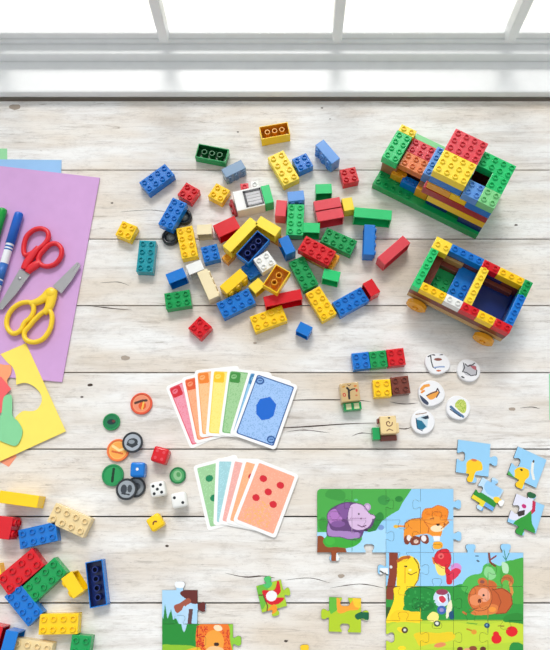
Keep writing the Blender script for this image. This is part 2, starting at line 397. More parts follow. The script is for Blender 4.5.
B(126.3, 230.5, -22, 'yellow', 2, 2, 'small yellow square brick, leftmost of the whole pile, above the teal brick')
B(176, 275.5, 22, 'blue', 2, 2, 'plain blue brick on its side joined to a white brick, below the teal brick', 'side', s=-1, bare=True, k=1.1)
B(194.8, 267.2, 22, 'white', 2, 2, 'white small brick on its side joined to the end of a blue brick', 'side', s=-1, bare=True, k=.95)
B(208, 284, -66, 'cream', 4, 2, 'long cream brick lying on its side above the yellow-and-blue pair of bricks', 'side', s=-1, k=.93)
B(177.8, 299.3, 9, 'green', 3, 2, 'mid green brick with six studs at the lower left of the pile')
B(200, 327.5, 46, 'red', 2, 2, 'small red square brick, lowest of the red ones, alone below the pile')
B(233.5, 281, 41, 'yellow', 3, 2, 'yellow brick on its side parallel to and above a long blue brick', 'side', k=1.08)
B(236, 303, 26, 'blue', 4, 2, 'blue long brick studs up across the plank seam, below a yellow brick on its side', k=1.04)
B(268.5, 318.5, 20, 'yellow', 4, 2, 'yellow long brick studs up at the very bottom of the pile')
B(257, 285.5, 40, 'lemon', 2, 2, 'small pale yellow brick on its side beside the upside-down yellow brick', 'side', s=-1, bare=True, k=.8)
B(276.6, 278.5, 57, 'yellow', 3, 2, 'yellow brick lying upside down with a shade-tinted hollow underside, resting above the long red brick', 'inv', z0=.022, incol='amber')
B(283, 297.8, 12, 'red', 4, 2, 'long red smooth-sided brick under the upside-down yellow brick, low in the pile', 'side', s=-1, bare=True, k=1.1)
B(226.6, 226.5, 25, 'red', 3, 2, 'deep red smooth brick on its side left of the yellow gable', 'side', s=-1, bare=True, k=.95, h=.019)
B(281, 208, 84, 'sheen_red', 2, 2, 'pale-sheened red brick standing lengthwise right of the bright green end of the white windowed brick', 'side', s=-1, bare=True, k=1.05)
B(296, 195.8, 6, 'paleblue', 2, 2, 'pale blue small brick at the window end of the pale-sheened green long brick', 'side')
B(295.3, 219.5, 87, 'sheen_green', 4, 2, 'pale-sheened green long brick studs up in the middle of the pile, pointing at the window', z0=.004, k=1.02)
B(287, 244.8, -64, 'blue', 2, 2, 'plain blue brick on its side between the navy upside-down brick and red brick', 'side', s=-1, bare=True, k=1.12, z0=.0)
B(317, 250.5, -28, 'red', 4, 2, 'red long brick studs up stacked on a yellow brick that peeks out beside it', z0=.0142, k=1.02)
B(321, 255, -28, 'amber', 4, 2, 'amber yellow brick mostly hidden under the red long brick', k=1.02)
B(303.5, 273, -62, 'green', 4, 2, 'green long brick between the upside-down yellow brick and the red-topped stack')
B(321, 303.5, -58, 'yellow', 4, 2, 'yellow long brick studs up touching the lower end of a green long brick', k=.98)
B(338.8, 241, -24, 'green', 4, 2, 'green long brick studs up below the two pale-sheened red bricks', z0=.0)
B(311.5, 227.6, -2, 'sheen_green', 2, 2, 'small pale-sheened green brick on its side right beside the pale-sheened green long brick', 'side', s=-1, bare=True)
B(323.7, 188.6, 2, 'sheen_green', 2, 2, 'pale-sheened green small brick on its side just above the pair of pale-sheened red bricks', 'side', s=-1, bare=True)
B(327.5, 203.8, 10, 'sheen_red', 3, 2, 'upper of two pale-sheened red bricks lying on their sides together', 'side', s=-1, bare=True, k=1.08)
B(330, 214.5, 10, 'sheen_red', 3, 2, 'lower of two pale-sheened red bricks lying on their sides together', 'side', s=-1, bare=True, k=1.08)
B(348, 204, -78, 'lemon', 2, 2, 'small yellow brick on its side at the right end of the pale-sheened red bricks', 'side', s=-1, bare=True, k=.85)
B(373, 213.5, -5, 'sheen_green', 4, 2, 'long pale-sheened green brick on its side at the right edge of the pile', 'side', s=-1, bare=True, k=1.13)
B(369.4, 239.5, 88, 'blue', 4, 2, 'long blue brick on its side pointing at the window, under the long pale-sheened green one', 'side', k=.97)
B(394, 250, 41, 'sheen_red', 4, 2, 'long red brick on its side, rightmost of the pile, near the brick car', 'side', s=-1, bare=True, k=1.05)
B(331.4, 275, -13, 'sheen_green', 2, 2, 'small plain green brick on its side below the red-topped stack', 'side', s=-1, bare=True)
B(350.8, 301.3, 29, 'blue', 4, 2, 'blue long brick studs up at the lower right, touching a small red brick', k=.98)
B(371.5, 287.5, -57, 'red', 2, 2, 'small red brick on its side against the end of the lower right blue brick', 'side', s=-1, bare=True, k=.95)
B(304.2, 329, -26, 'blue', 2, 2, 'small plain blue brick on its side, alone below the pile', 'side', s=-1, bare=True, k=.8)
B(274.6, 130.5, 10, 'yellow', 4, 2, 'yellow brick lying upside down with shade-tinted hollow underside, highest in the pile', 'inv', k=.92, h=.018, incol='amber')
B(283.6, 167.8, -60, 'lemon', 4, 2, 'yellow long brick studs up just below the upside-down yellow brick', k=1.1)
B(302.6, 162.4, 24, 'blue', 2, 2, 'small blue square brick between a yellow long brick and a blue brick on its side')
B(327.7, 151.5, -49, 'paleblue', 3, 2, 'light blue brick on its side, alone at the top right of the pile', 'side', s=1, k=1.1)
B(349.3, 175.3, 12, 'red', 2, 2, 'small red square brick alone between the pile and the brick castle')
# yellow gable, inverted navy, white pair
B(240.5, 234.5, 46, 'lemon', 5, 2, 'long yellow brick on its side forming the left slope of a gable', 'side', s=-1, bare=True, z0=.0125, k=.97)
B(268, 226, -31, 'lemon', 3, 2, 'yellow brick on its side forming the right slope of a gable', 'side', s=-1, bare=True, z0=.0125, k=.97)
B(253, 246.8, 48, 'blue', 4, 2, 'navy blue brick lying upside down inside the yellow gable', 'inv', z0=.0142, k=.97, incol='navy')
B(252.5, 269, 32, 'blue', 2, 2, 'small deep blue brick under the lower corner of the navy upside-down brick', h=.012)
B(265, 261.5, 32, 'white', 2, 2, 'small white square brick with pale studs resting below the navy upside-down brick', z0=.014)
B(233, 251.5, 46, 'amber', 3, 1, 'amber brick under the lower end of the yellow gable, only its edge showing', h=.012)
B(272.5, 235, -31, 'amber', 3, 1, 'amber brick under the right slope of the yellow gable', h=.012)
# white windowed brick
o = thing('windowed_brick', tuple(P(251, 206, 0)), wang(251, 206, 13), 'white brick with a grey slatted window and a bright green end', 'toy brick')
bm = bmesh.new(); add_box(bm, -.0205, .017, -.0135, .0150, 0, .022, 0, .0006); link('body', bm_mesh(bm, 'body', [plastic('white')]), o)
bm = bmesh.new(); add_box(bm, .0173, .0290, -.0125, .0140, 0, .022, 0, .0006); tag(link('end_block', bm_mesh(bm, 'end', [plastic('sheen_green')]), o), 'bright green end block')
bm = bmesh.new(); gx0, gx1, gy0, gy1, gz = -.0075, .0165, -.0110, .0120, .022
for b_ in ((gx0, gx1, gy1 - .0028, gy1), (gx0, gx1, gy0, gy0 + .0006), (gx0, gx0 + .0030, gy0, gy1), (gx1 - .0018, gx1, gy0, gy1)): add_box(bm, *b_, gz, gz + .0012)
gr = link('window_grille', bm_mesh(bm, 'grille', [mat('dark_grey_plastic', (58, 58, 64), .4)]), o)
bm = bmesh.new()
for k in range(4): add_box(bm, gx0 + .002, gx1 - .002, gy0 + .002 + k * .0045, gy0 + .0052 + k * .0045, gz, gz + .0008, 0, .0002)
link('slat', bm_mesh(bm, 'slats', [mat('light_grey_plastic', (196, 194, 196), .4)]), gr)
B(244.6, 187, 6, 'sheen_red', 1, 1, 'tiny red brick on the window side of the white windowed brick', z0=0.0, h=.018)
B(254.8, 184.6, 8, 'white', 1, 1, 'tiny white brick beside a tiny red one on the window side of the windowed brick', z0=0.0, h=.018)
B(233.3, 206.5, -72, 'darkred', 2, 1, 'thin red brick squeezed against the left edge of the white windowed brick', 'side', s=1, h=.004)
# black wheel pair
_a, _b = P(184.5, 218.5), P(171, 238.5); _m = (_a + _b) / 2
ax = thing('toy_axle', tuple(_m), 0, 'pair of black toy wheels on a short axle tucked beside a blue long brick', 'toy axle')
for _p, r in ((_a, .0108), (_b, .0112)):
    wh = link('wheel', bm_mesh(lathe([(r * .6, 0), (r * .92, 0), (r, .0012), (r, .0058), (r * .92, .007), (r * .62, .007), (r * .55, .004), (r * .55, 0)], 28), 'tyre', [plastic('black')], True), ax, tuple(_p - _m))
    link('hub', bm_mesh(lathe([(r * .55, .0005), (r * .55, .0042), (r * .3, .0048), (r * .14, .006), (0, .006)], 20), 'hub', [mat('hub_grey', (120, 124, 122), .4)], True), wh)
_u = (_b - _a).normalized()
link('axle_bar', bm_mesh(sweep([tuple(_a - _m + _u * .0075 + Vector((0, 0, .003))), tuple(_b - _m - _u * .0075 + Vector((0, 0, .003)))], .0022), 'axle', [plastic('black')]), ax)
# -- second group at the lower left
g2 = 'loose bricks at the lower left'
B(18.3, 499.1, -8, 'yellow', 4, 2, 'yellow brick on its side, topmost of the lower left group', 'side', s=-1, bare=True, k=1.07, group=g2)
B(69.3, 520.1, -24, 'beige', 4, 2, 'beige long brick studs up, right of the blue one, upper of the two beige bricks', k=1.08, group=g2)
B(37.8, 535.4, 13, 'blue', 4, 2, 'blue long brick studs up touching the corner of the upper beige brick', group=g2)
B(3.3, 527.6, 78, 'red', 2, 2, 'red brick on its side at the left edge, below the yellow one', 'side', s=1, k=1.15, h=.018, group=g2)
B(20.3, 571.6, 40, 'red', 4, 2, 'large red brick studs up between two blue bricks at the lower left', k=1.14, z0=0.0, h=.016, group=g2)
B(44.6, 579.6, 43, 'green', 4, 2, 'green long brick studs up next to the large red brick', k=1.06, group=g2)
B(72.3, 584.9, -58, 'yellow', 2, 2, 'yellow brick on its side between the green brick and the upside-down navy brick', 'side', k=1.2, s=1, group=g2)
B(96.1, 583.6, -84, 'blue', 5, 2, 'dark blue brick lying upside down showing its hollow underside, rightmost of the lower left group', 'inv', k=.92, incol='navy', group=g2)
B(23.6, 604.6, -51, 'blue', 4, 2, 'blue long brick studs up below the large red brick', group=g2)
B(58.5, 624.1, 1, 'yellow', 4, 2, 'yellow long brick studs up lying level at the bottom left', k=1.0, group=g2)
B(31.3, 651.1, -9, 'beige', 4, 2, 'beige long brick at the bottom edge, below the yellow level brick', k=1.02, group=g2)
B(7.8, 647.6, 75, 'blue', 3, 2, 'blue brick on its side between the bottom beige brick and a red one', 'side', s=-1, bare=True, k=1.05, group=g2)
B(-7.2, 641.6, 75, 'red', 3, 2, 'red brick cut off at the bottom left corner of the photo', 'side', s=-1, bare=True, k=1.0, group=g2)
B(80.3, 646.1, -5, 'green', 2, 2, 'small green brick at the bottom edge right of the beige one', k=1.02, group=g2)
B(-8.2, 575.6, 20, 'lemon', 2, 2, 'yellow brick corner peeking in at the left edge beside the large red brick', k=1.0, group=g2)
# -- five square bricks
g3 = 'square bricks above the picture stones'
B(361, 360.6, 6, 'blue', 2, 2, 'blue square brick, left of the row of three', k=.98, group=g3)
B(378.3, 359, 6, 'green', 2, 2, 'green square brick, middle of the row of three', k=.98, group=g3)
B(396, 357, 6, 'red', 2, 2, 'red square brick, right of the row of three', k=1.0, group=g3)
B(382.2, 388, 3, 'yellow', 2, 2, 'yellow square brick joined to the brown one', k=1.0, group=g3)
B(400.4, 385, 6, 'brown', 2, 2, 'brown square brick beside the yellow one', k=1.02, group=g3)
# ------------------------------------------------------------------ castle and car
def model(name, ox, oy, ang, label, cat, p):
    base = P(ox, oy, 0); r = thing(name, (base.x, base.y, 0), wang(ox, oy, ang) if ang is not None else 0, label, cat)
    def part(col, x0, x1, y0, y1, l0, l1, studs=None, nm='brick'):
        b_ = box_obj(nm, (0, (x1 - x0) * p - .0002, 0, (y1 - y0) * p - .0002, 0, (l1 - l0) * BH - .0001), plastic(col), r, .0005)
        b_.location = (x0 * p, y0 * p, l0 * BH); b_['label'] = col + ' coloured brick'
        if studs is not None:
            sx0, sx1, sy0, sy1 = (0, x1 - x0, 0, y1 - y0) if studs == 1 else studs
            nx, ny = max(1, round(sx1 - sx0)), max(1, round(sy1 - sy0))
            for i in range(nx):
                for j in range(ny): put('stud', stud_mesh(p / PT), b_, ((sx0 + i + .5) * p, (sy0 + j + .5) * p, (l1 - l0) * BH - .0001), plastic(col))
        return b_
    return r, part
q = P(477, 237) - P(373, 185.5)
ctl, c = model('brick_castle', 373, 185.5, None, 'tall brick castle on a green base in the upper right', 'toy building', PT * 1.012); ctl.rotation_euler.z = math.atan2(q.y, q.x)
c('green', 0, 14, -.4, 6.6, 0, 1, (0, 5, 0, 2), 'base')
c('amber', 1.5, 3, 1.2, 2.2, 1, 2, 1); c('blue', 3, 5, .8, 1.8, 1, 2, 1); c('amber', 5, 6.6, .6, 1.8, 1, 2.4)
c('navy', 6.7, 9.5, .3, 1.3, 1, 2); c('deepgreen', 9.5, 11, .3, 1.3, 1, 2); c('navy', 11, 14, 0, 1.2, 1, 2)
c('yellow', 6.7, 14, 0, 1, 2, 3); c('darkred', 5.8, 14, 0, 1, 3, 4)
c('clay', 0, 2, 1.6, 5, 1, 3); c('brown', 2, 5.6, 2.3, 5.6, 1, 2.6)
c('sheen_green', -.1, 1.9, 1.2, 5.2, 3, 4, 1); c('lemon', 0, 2, 5.2, 6.2, 3, 4, 1); c('amber', 0, 2, 5.2, 6.2, 1, 3)
c('sheen_red', 2.0, 5.0, 3.7, 5.7, 2.6, 3.4, 1); c('orange', 2.0, 5.0, 1.7, 3.7, 2.6, 3.4, 1); c('mint', 2, 6, 5.75, 6.5, 1, 3.3)
c('paleblue', 5.0, 6.0, 1.6, 5.6, 2.6, 4, 1); c('clay', 5.1, 6, 1.0, 5.6, 1, 2.6)
c('amber', 6.1, 9, .1, 1.1, 4, 5); c('yellow', 9, 11, .1, 1.1, 4, 5); c('blue', 11, 14, 0, 1, 4, 5); c('blue', 6.1, 10, 0.2, 2.2, 5, 6)
c('green', 6.1, 10, 2.2, 6.1, 4, 6); c('clay', 6.1, 10, 5.1, 6.1, 1, 4)
c('lemon', 6.1, 10.1, .2, 3.2, 6, 7, 1); c('sheen_red', 6.1, 10.1, 3.2, 6.2, 6, 7, 1)  # top bricks take paler colours, the sheen on them is painted in
c('sheen_green', 10.1, 14, 4, 6, 5, 6, 1); c('sheen_green', 12, 14, 2, 4, 5, 6, 1); c('mint', 12, 14, 0, 2, 5, 6, 1); c('paleblue', 10.1, 12, 0, 2, 5, 6, 1)
c('brown', 10.1, 13, 5, 6, 1, 5); c('green', 13, 14, 1.2, 6, 1, 5); c('black', 10.1, 12.9, 1.3, 4.9, 1, 1.5)  # black slab paints the shade at the bottom of the open tower
car, c = model('brick_car', 412, 302, None, 'open brick car with yellow wheels below the brick castle', 'toy car', PT * .985)
pc = PT * .985; ca = math.radians(-28.5); car.rotation_euler.z = ca
ctr = P(472.6, 283.8, .056); off = Vector((6 * pc * math.cos(ca) - 3.4 * pc * math.sin(ca), 6 * pc * math.sin(ca) + 3.4 * pc * math.cos(ca), 0)); car.location = (ctr.x - off.x, ctr.y - off.y, 0)
D = 6.8
c('deepgreen', .3, 12, .3, D - .3, .7, 1.3, nm='chassis')
c('green', 1.9, 4, 1, D - 2, 1.3, 1.6, (0, 2, 0, 3)); c('blue', 4, 6, 1, D - 1, 1.3, 2.3, (0, 2, 0, 3)); c('navy', 7, 11, 1, D - 1, 1.3, 1.6)
c('brown', 1, 1.9, 1, D - 1, 1.3, 2.6); c('tan', 1, 4.2, D - 1.35, D - 1, 1.3, 3.0); c('brown', 1.9, 4, D - 2, D - 1.35, 1.3, 2.2); c('brown', 7.2, 10.6, D - 1.5, D - 1, 1.6, 2.4); c('tan', 0, 12, 0, 1, 1.3, 2.1); c('brown', 0, 12, 0, 1, 2.1, 3); c('brown', 0, 1, 1, D - 1, 1.3, 3); c('navy', 11, 12, 1, D - 1, 1.3, 3)
c('brown', 0, 6, D - 1, D, 1.3, 3); c('navy', 6, 9, D - 1, D, 1.3, 3); c('brown', 9, 12, D - 1, D, 1.3, 3); c('blue', 6, 7, 1, D - 1, 1.3, 3)
c('sheen_green', 0, 1, 0, D - 1.6, 3, 4, (0, 1, 0.3, 5)); c('yellow', 1, 4, 0, 1, 3, 4, 1); c('white', 4, 6, 0, 1, 3, 4, 1); c('red', 6, 8, 0, 1, 3, 4, 1); c('yellow', 8, 10, 0, 1, 3, 4, 1); c('red', 10, 12, 0, 1, 3, 4, 1)
c('lemon', 0, 2, D - 1.6, D, 3, 4, (0, 2, .2, 1.2)); c('blue', 2, 6, D - 1, D, 3, 4, 1); c('red', 6, 8, D - 1, D, 3, 4, 1); c('yellow', 8, 11, D - 1, D, 3, 4, 1); c('green', 11, 12, D - 2, D, 3, 4, 1)
c('blue', 11, 12, 1, D - 2, 3, 4, 1); c('lemon', 6, 7, 1, D - 1, 3, 4, 1)
for x in (1.6, 10.2):
    for y, s in ((-.75, 1), (D + .1, -1)):
        r = .0132; w_ = link('wheel', bm_mesh(lathe([(0, .001), (.004, .001), (.0045, 0), (.009, .0005), (.0105, 0), (r, .001), (r, .006), (r - .001, .007), (0, .007)], 30), 'wheel', [plastic('amber' if s > 0 else 'yellow')]), car, (x * pc, y * pc + (.0035 if s < 0 else -.0005), r), Euler((-math.pi / 2, 0, 0)))
        link('hub', bm_mesh(lathe([(0, -.002), (.0025, -.002), (.003, 0.001)], 16), 'hub', [plastic('amber')]), w_)
# ------------------------------------------------------------------ story blocks
CARD_EDGE = mat('card_edge', (238, 234, 226), 0.7)
def rrect(w_, h_, r, n=5):
    out = []
    for cx, cy, a0 in ((w_ - r, r, -90), (w_ - r, h_ - r, 0), (r, h_ - r, 90), (r, r, 180)):
        for k in range(n + 1):
            a = math.radians(a0 + 90 * k / n); out.append((cx + r * math.cos(a), cy + r * math.sin(a)))
    return out
def ident(x, y): return (x, y)
INK = (40, 34, 32)
o = thing('story_block', tuple(P(349.5, 401)), wang(349, 400, 6), 'printed wooden block with a dark clock-hand figure, standing on a green foot', 'toy block', 'printed wooden blocks')
box_obj('block', (-.0115, .0115, -.004, .019, 0, .021), plastic('oak'), o, .0012)
fo = box_obj('foot', (-.0095, .0125, -.0135, -.0041, 0, .013), plastic('green'), o, .0008)
for k in (-1, 1): box_obj('eye_patch', (k * .0048 - .0030 + .0015, k * .0048 + .0032 + .0015, -.0125, -.0055, .013, .0134), mat('pale_print', (214, 222, 170), .5), fo)
slab('picture', rrect(22, 22, 5), lambda u, v: ((u - 11) / 1000, (v - 11) / 1000 + .0075), .021, .0002, C['oak'],
     [('l', [(9, 3), (9.5, 14), (8, 16)], 2.6, INK), ('l', [(9.5, 12), (14, 14), (17, 14)], 1.8, INK), ('e', 3.5, 8, 2, 2.4, 0, (200, 50, 50)), ('e', 3.5, 8, 1, 1.2, 0, C['oak']), ('e', 19, 12, 1.4, 2, 0, (205, 80, 60)), ('e', 18, 17.5, 2, 1.3, 0, (210, 130, 60)),
      ('e', 4, 18, 2, 1.2, 20, (200, 150, 60)), ('l', [(9, 20), (11, 18.5), (13, 20)], .9, (110, 70, 50)), ('e', 18, 6, 1.5, 1, 0, (200, 120, 80))], .5, plastic('oak'), o)
o = thing('story_block', tuple(P(385.5, 433)), wang(385, 433, 3), 'printed wooden block with a brown spiral, green brick at its left, above the jigsaw', 'toy block', 'printed wooden blocks')
box_obj('block', (-.0085, .0115, -.004, .018, 0, .020), plastic('oak'), o, .0012)
box_obj('foot', (-.0175, -.0087, -.009, .006, 0, .014), plastic('green'), o, .0008)
box_obj('side_arm', (.0117, .0150, -.002, .010, .004, .014), plastic('beige'), o, .0008)
box_obj('dark_slot', (-.0080, .0120, -.0105, -.0042, .002, .009), plastic('brown'), o, .0008)
box_obj('peg', (-.0110, -.0087, .010, .016, .008, .016), plastic('brown'), o, .0008)
sp = [(10 + (1.0 + a * .55) * math.cos(a), 12 + (1.0 + a * .55) * math.sin(a)) for a in [k * .4 for k in range(17)]]
slab('picture', rrect(19, 20, 3), lambda u, v: ((u - 9.5) / 1000 + .0015, (v - 10) / 1000 + .007), .020, .0002, C['beige'],
     [('l', sp, 1.1, (110, 50, 35)), ('l', [(7, 3), (10, 5), (14, 3)], 1, (120, 70, 50)), ('e', 11, 18.3, 1.5, 1, 0, (60, 40, 35))], .45, plastic('oak'), o)
# ------------------------------------------------------------------ picture stones
STONE = mat('white_stone', (232, 232, 234), 0.35)
def stone(px, py, r, ops, label, sq=1.0, rot=0, seed=1, cut=0.0):
    rnd = random.Random(seed); c_ = P(px, py); k = [rnd.uniform(-.025, .025) for _ in range(4)]
    ol = []
    for i in range(40):
        a = 2 * math.pi * i / 40; rr = r * (1 + k[0] * math.cos(2 * a + 1) + k[1] * math.cos(3 * a) + k[2] * math.sin(4 * a) - cut * max(0, math.cos(a - math.pi / 2 - .2)) ** 6)
        ol.append((rr * math.cos(a), rr * math.sin(a) * sq))
    o = thing('picture_stone', tuple(c_), rot, label, 'picture stone', 'round white picture stones')
    slab('stone', ol, lambda u, v: (u / 1000, v / 1000), 0, .005, (238, 238, 240), ops, .42, STONE, o, bev=1.2)
slab.k = 0.001
BK = (50, 52, 60)
stone(436.6, 363.8, 15.6, [('l', [(-8, 10), (-7.5, 2), (-6, -5), (-3, -7)], 1.4, BK), ('l', [(-11, 8), (-7, 11), (-3, 10)], 1.6, BK), ('e', 6, 10.5, 3, .7, 8, (90, 90, 95)), ('e', 1, 4.5, 5, 1.8, 0, (150, 90, 80)), ('l', [(-4, -6), (2, -5), (8, -5)], 1.8, (150, 170, 205)), ('e', 1, -10, 3, 1.1, 0, (205, 110, 60))], 'white stone with a tall dark crane-like drawing, top left of the five', .95, 0, 2, .12)
stone(467.8, 371, 14.6, [('s', [(-7, 6), (-7, 0), (-4, -6), (5, -7), (10, -3), (9, 4), (4, 8), (0, 6), (-4, 7)], (195, 195, 200)), ('l', [(-6, 9), (-5, 3), (-8, -2), (-3, -3), (2, -7), (9, -6), (10, 0)], 1.2, BK), ('l', [(-4, 8), (-1, 5), (4, 6), (8, 9)], 1.3, BK), ('s', [(3, 5), (9, 5), (9, 0), (5, 2)], (190, 110, 120)), ('e', -8, -9, 2.3, 1, -30, BK), ('e', 2, 6, 2, 1, 0, (110, 90, 100))], 'white stone with a grey cat-like drawing, top right of the five', 1.0, 0, 5)
stone(430.6, 394, 16.6, [('s', [(-16, -2), (-12, -4), (-4, -12), (-9, -16), (-17, -9)], (70, 80, 105)), ('l', [(-12, 5), (-8, 9), (-3, 10)], 3.6, (240, 170, 80)), ('l', [(-12, 1), (-9, 3)], 2.4, (232, 150, 60)), ('s', [(-6, -3), (0, 1), (7, 3), (9, 0), (4, -6), (-2, -8)], (236, 168, 80)), ('l', [(-6, -3), (0, 0), (6, 2), (8, 6), (10, 1), (6, -5)], 1.4, (80, 60, 70))], 'white stone with an orange food drawing and dark edge, middle left of the five', .97, 0, 8)
stone(457.4, 408.3, 15.0, [('s', [(-4, 3), (0, 9), (6, 10), (10, 5), (9, -4), (5, -7), (0, -3)], (205, 214, 120)), ('n', [(-5, 2), (0, 9), (7, 10), (10, 4), (9, -4), (4, -6)], .8, .35, (150, 185, 60)), ('l', [(-9, 1), (-4, -4), (1, -8), (5, -11)], 3.2, (90, 125, 160)), ('l', [(-10, -2), (-5, -6), (2, -11)], 1.3, (40, 60, 95))], 'white stone with a yellow-green leafy drawing, lower right of the five', 1.0, 0, 11)
stone(422, 422.3, 15.0, [('p', [(-8, 4), (-7, -7), (0, -10), (5, -7), (7, 6), (2, 8)], (200, 220, 230)), ('p', [(-8, 3), (-7, -8), (-1, -10), (4, -6), (-1, 1)], (30, 120, 150)), ('p', [(-2, 5), (7, 8), (8, 4), (3, 3)], (40, 60, 80)), ('l', [(-8, 9), (0, 10), (5, 11)], 1, (150, 120, 90)), ('l', [(-8, 4), (-7, -8), (-1, -11)], 1, (25, 60, 90))], 'white stone with a teal and blue cup-like drawing, lowest of the five', 1.0, 0, 14)
# ------------------------------------------------------------------ cards
def card(tl, bl, ops, base, label, group, z, hs=1.0, ws=1.0):
    a, b_ = P(*tl), P(*bl); v = (a - b_); v.z = 0; v.normalize(); u = Vector((v.y, -v.x, 0)); W_, H_ = .0555 * ws, .0825 * hs
    org = Vector(((a.x + b_.x) / 2 + u.x * W_ / 2, (a.y + b_.y) / 2 + u.y * W_ / 2, z)); ang = math.atan2(u.y, u.x)
    o = slab('playing_card', rrect(55.5, 82.5, 4), lambda x, y: ((x - 27.75) * ws / 1000, (y - 41.25) * hs / 1000), 0, .0005, base, ops, .62, CARD_EDGE)
    o.location = org; o.rotation_euler = (0, 0, ang); tag(o, label, 'playing card', group)
def rr(x0, y0, x1, y1, r=2): return [(x0 + a, y0 + b_) for a, b_ in rrect(x1 - x0, y1 - y0, r, 3)]
def colcard(dark, light, centre=None):
    ops = [('p', rr(3.6, 3.6, 51.9, 78.9), dark), ('p', rr(4.8, 4.8, 50.7, 77.7), light), ('n', rr(4.8, 4.8, 50.7, 77.7), 1.1, .22, tuple(int(a * .82 + b_ * .18) for a, b_ in zip(light, dark)))]
    if not centre:
        ops[0] = ('p', rr(3.6, 3.6, 51.9, 78.9), tuple(int(a * .6 + b_ * .4) for a, b_ in zip(light, dark)))
        ops += [('p', rr(4.4, 65, 17, 78), dark), ('p', rr(38.5, 4.5, 51, 17), dark)]
    for cx, cy in ((9, 72.5), (46.5, 10)):
        ops += [('e', cx, cy, 5.4, 4.6, 0, dark), ('e', cx, cy, 3.6, 2.9, 20, tuple(int(a * .7 + b_ * .3) for a, b_ in zip(light, dark))), ('l', [(cx - 1.6, cy), (cx + 1.8, cy + .9)], 1.1, dark)]
    if centre: ops += [('p', [(27.5 + 13 * math.cos(math.radians(a)) * kk, 43 + 15 * math.sin(math.radians(a)) * kk) for a, kk in ((90, 1), (35, 1), (-22, 1), (-50, .95), (-90, 1), (-135, .95), (-180, .95), (145, 1))], centre)]
    return ops
gA = 'upper fan of coloured cards'; WH = (246, 245, 243)
ZC = .0006
card((165.5, 387.2), (190.5, 449), colcard((215, 40, 60), (238, 160, 178)), WH, 'card with red corner mark and pink field, leftmost and lowest in the upper fan', gA, 0, 1.02)
card((181.8, 379.5), (195, 442.5), colcard((228, 96, 50), (246, 180, 140)), WH, 'card with orange-red corner mark, second from left in the upper fan', gA, ZC, 1.02)
card((194.6, 371), (200, 437.5), colcard((240, 140, 50), (248, 200, 150)), WH, 'card with bright orange corner mark, third from left in the upper fan', gA, ZC * 2, 1.02)
card((211.5, 370), (206, 434.5), colcard((245, 200, 40), (250, 232, 140)), WH, 'card with yellow corner mark in the upper fan', gA, ZC * 3, 1.02)
card((228, 368.8), (219, 435), colcard((70, 150, 70), (170, 210, 160)), WH, 'card with green corner mark in the upper fan', gA, ZC * 4, 1.02)
card((249, 371), (230, 434), colcard((60, 130, 180), (160, 205, 232)), WH, 'light blue card almost hidden under the top blue card', gA, ZC * 5, 1.02)
card((256, 371.8), (232.6, 435.2), colcard((44, 96, 160), (168, 200, 240), centre=(0, 112, 208)), WH, 'blue card with a solid blue hexagon, topmost of the upper fan', gA, ZC * 6, 1.02)
def dotcard(light, dot, dots, spark=None):
    ops = [('p', rr(4, 4, 51.5, 78.5), light), ('n', rr(4, 4, 51.5, 78.5), 1.1, .15, tuple(min(255, v + 14) for v in light))]
    if spark: ops += [('n', [(6, 6), (44, 6), (40, 34), (24, 36), (12, 24)], .9, .2, spark)]
    for x, y in dots: ops.append(('e', x, y, 4.6, 4.2, 0, dot))
    return ops
gB = 'lower fan of pastel cards'
D5 = [(16, 62), (38.5, 62), (27.5, 49), (16, 37), (38.5, 37)]
card((193.5, 467.5), (207.5, 529.5), dotcard((165, 208, 160), (20, 140, 95), D5), WH, 'light green card with dark green dots, leftmost of the lower fan', gB, 0, .945, .97)
card((216, 460.5), (213.5, 523), dotcard((170, 212, 218), (40, 120, 170), []), WH, 'pale blue card second from left in the lower fan', gB, ZC, .945, .97)
card((232, 460), (219, 521), dotcard((238, 180, 172), (210, 40, 70), []), WH, 'pink card in the middle of the lower fan', gB, ZC * 2, .945, .97)
card((243.5, 460), (226.5, 520.5), dotcard((246, 182, 140), (205, 50, 60), [(16, 62), (16, 37)]), WH, 'orange card under the top card of the lower fan', gB, ZC * 3, .945, .97)
card((256.3, 461.5), (234, 518.5), dotcard((244, 176, 150), (216, 38, 58), D5, (246, 190, 96)), WH, 'peach card with five red dots, topmost of the lower fan', gB, ZC * 4, .945, .97)
# ------------------------------------------------------------------ tokens
def token(px, py, r, rim, face, ops, label, z=0, tilt=(0, 0)):
    o = thing('game_token', tuple(P(px, py, z)), 0, label, 'game token', 'round plastic tokens'); h = .0035
    o.rotation_euler = (math.radians(tilt[0]), math.radians(tilt[1]), 0)
    o['label'] = label
    link('rim', bm_mesh(lathe([(0, 0), (r * .93, 0), (r, .0006), (r, h - .0004), (r * .97, h), (r * .86, h), (r * .80, h - .0008), (0, h - .0008)], 40), 'rim', [mat('tok_%d_%d_%d' % rim, rim, .35)]), o)
    slab('picture', [(r * .8 * math.cos(a), r * .8 * math.sin(a)) for a in [k * math.pi / 16 for k in range(32)]], ident, h - .0008, .0002, face, [tuple([op[0]] + [([(a * r, b_ * r) for a, b_ in v] if isinstance(v, list) else (v * r if (isinstance(v, float) and i < 4) else v)) for i, v in enumerate(op[1:])]) for op in ops], r * .05, MATS['tok_%d_%d_%d' % rim], o)
slab.k = 1.0
def LN(pts, wd, col): return ('l', pts, float(wd), col)
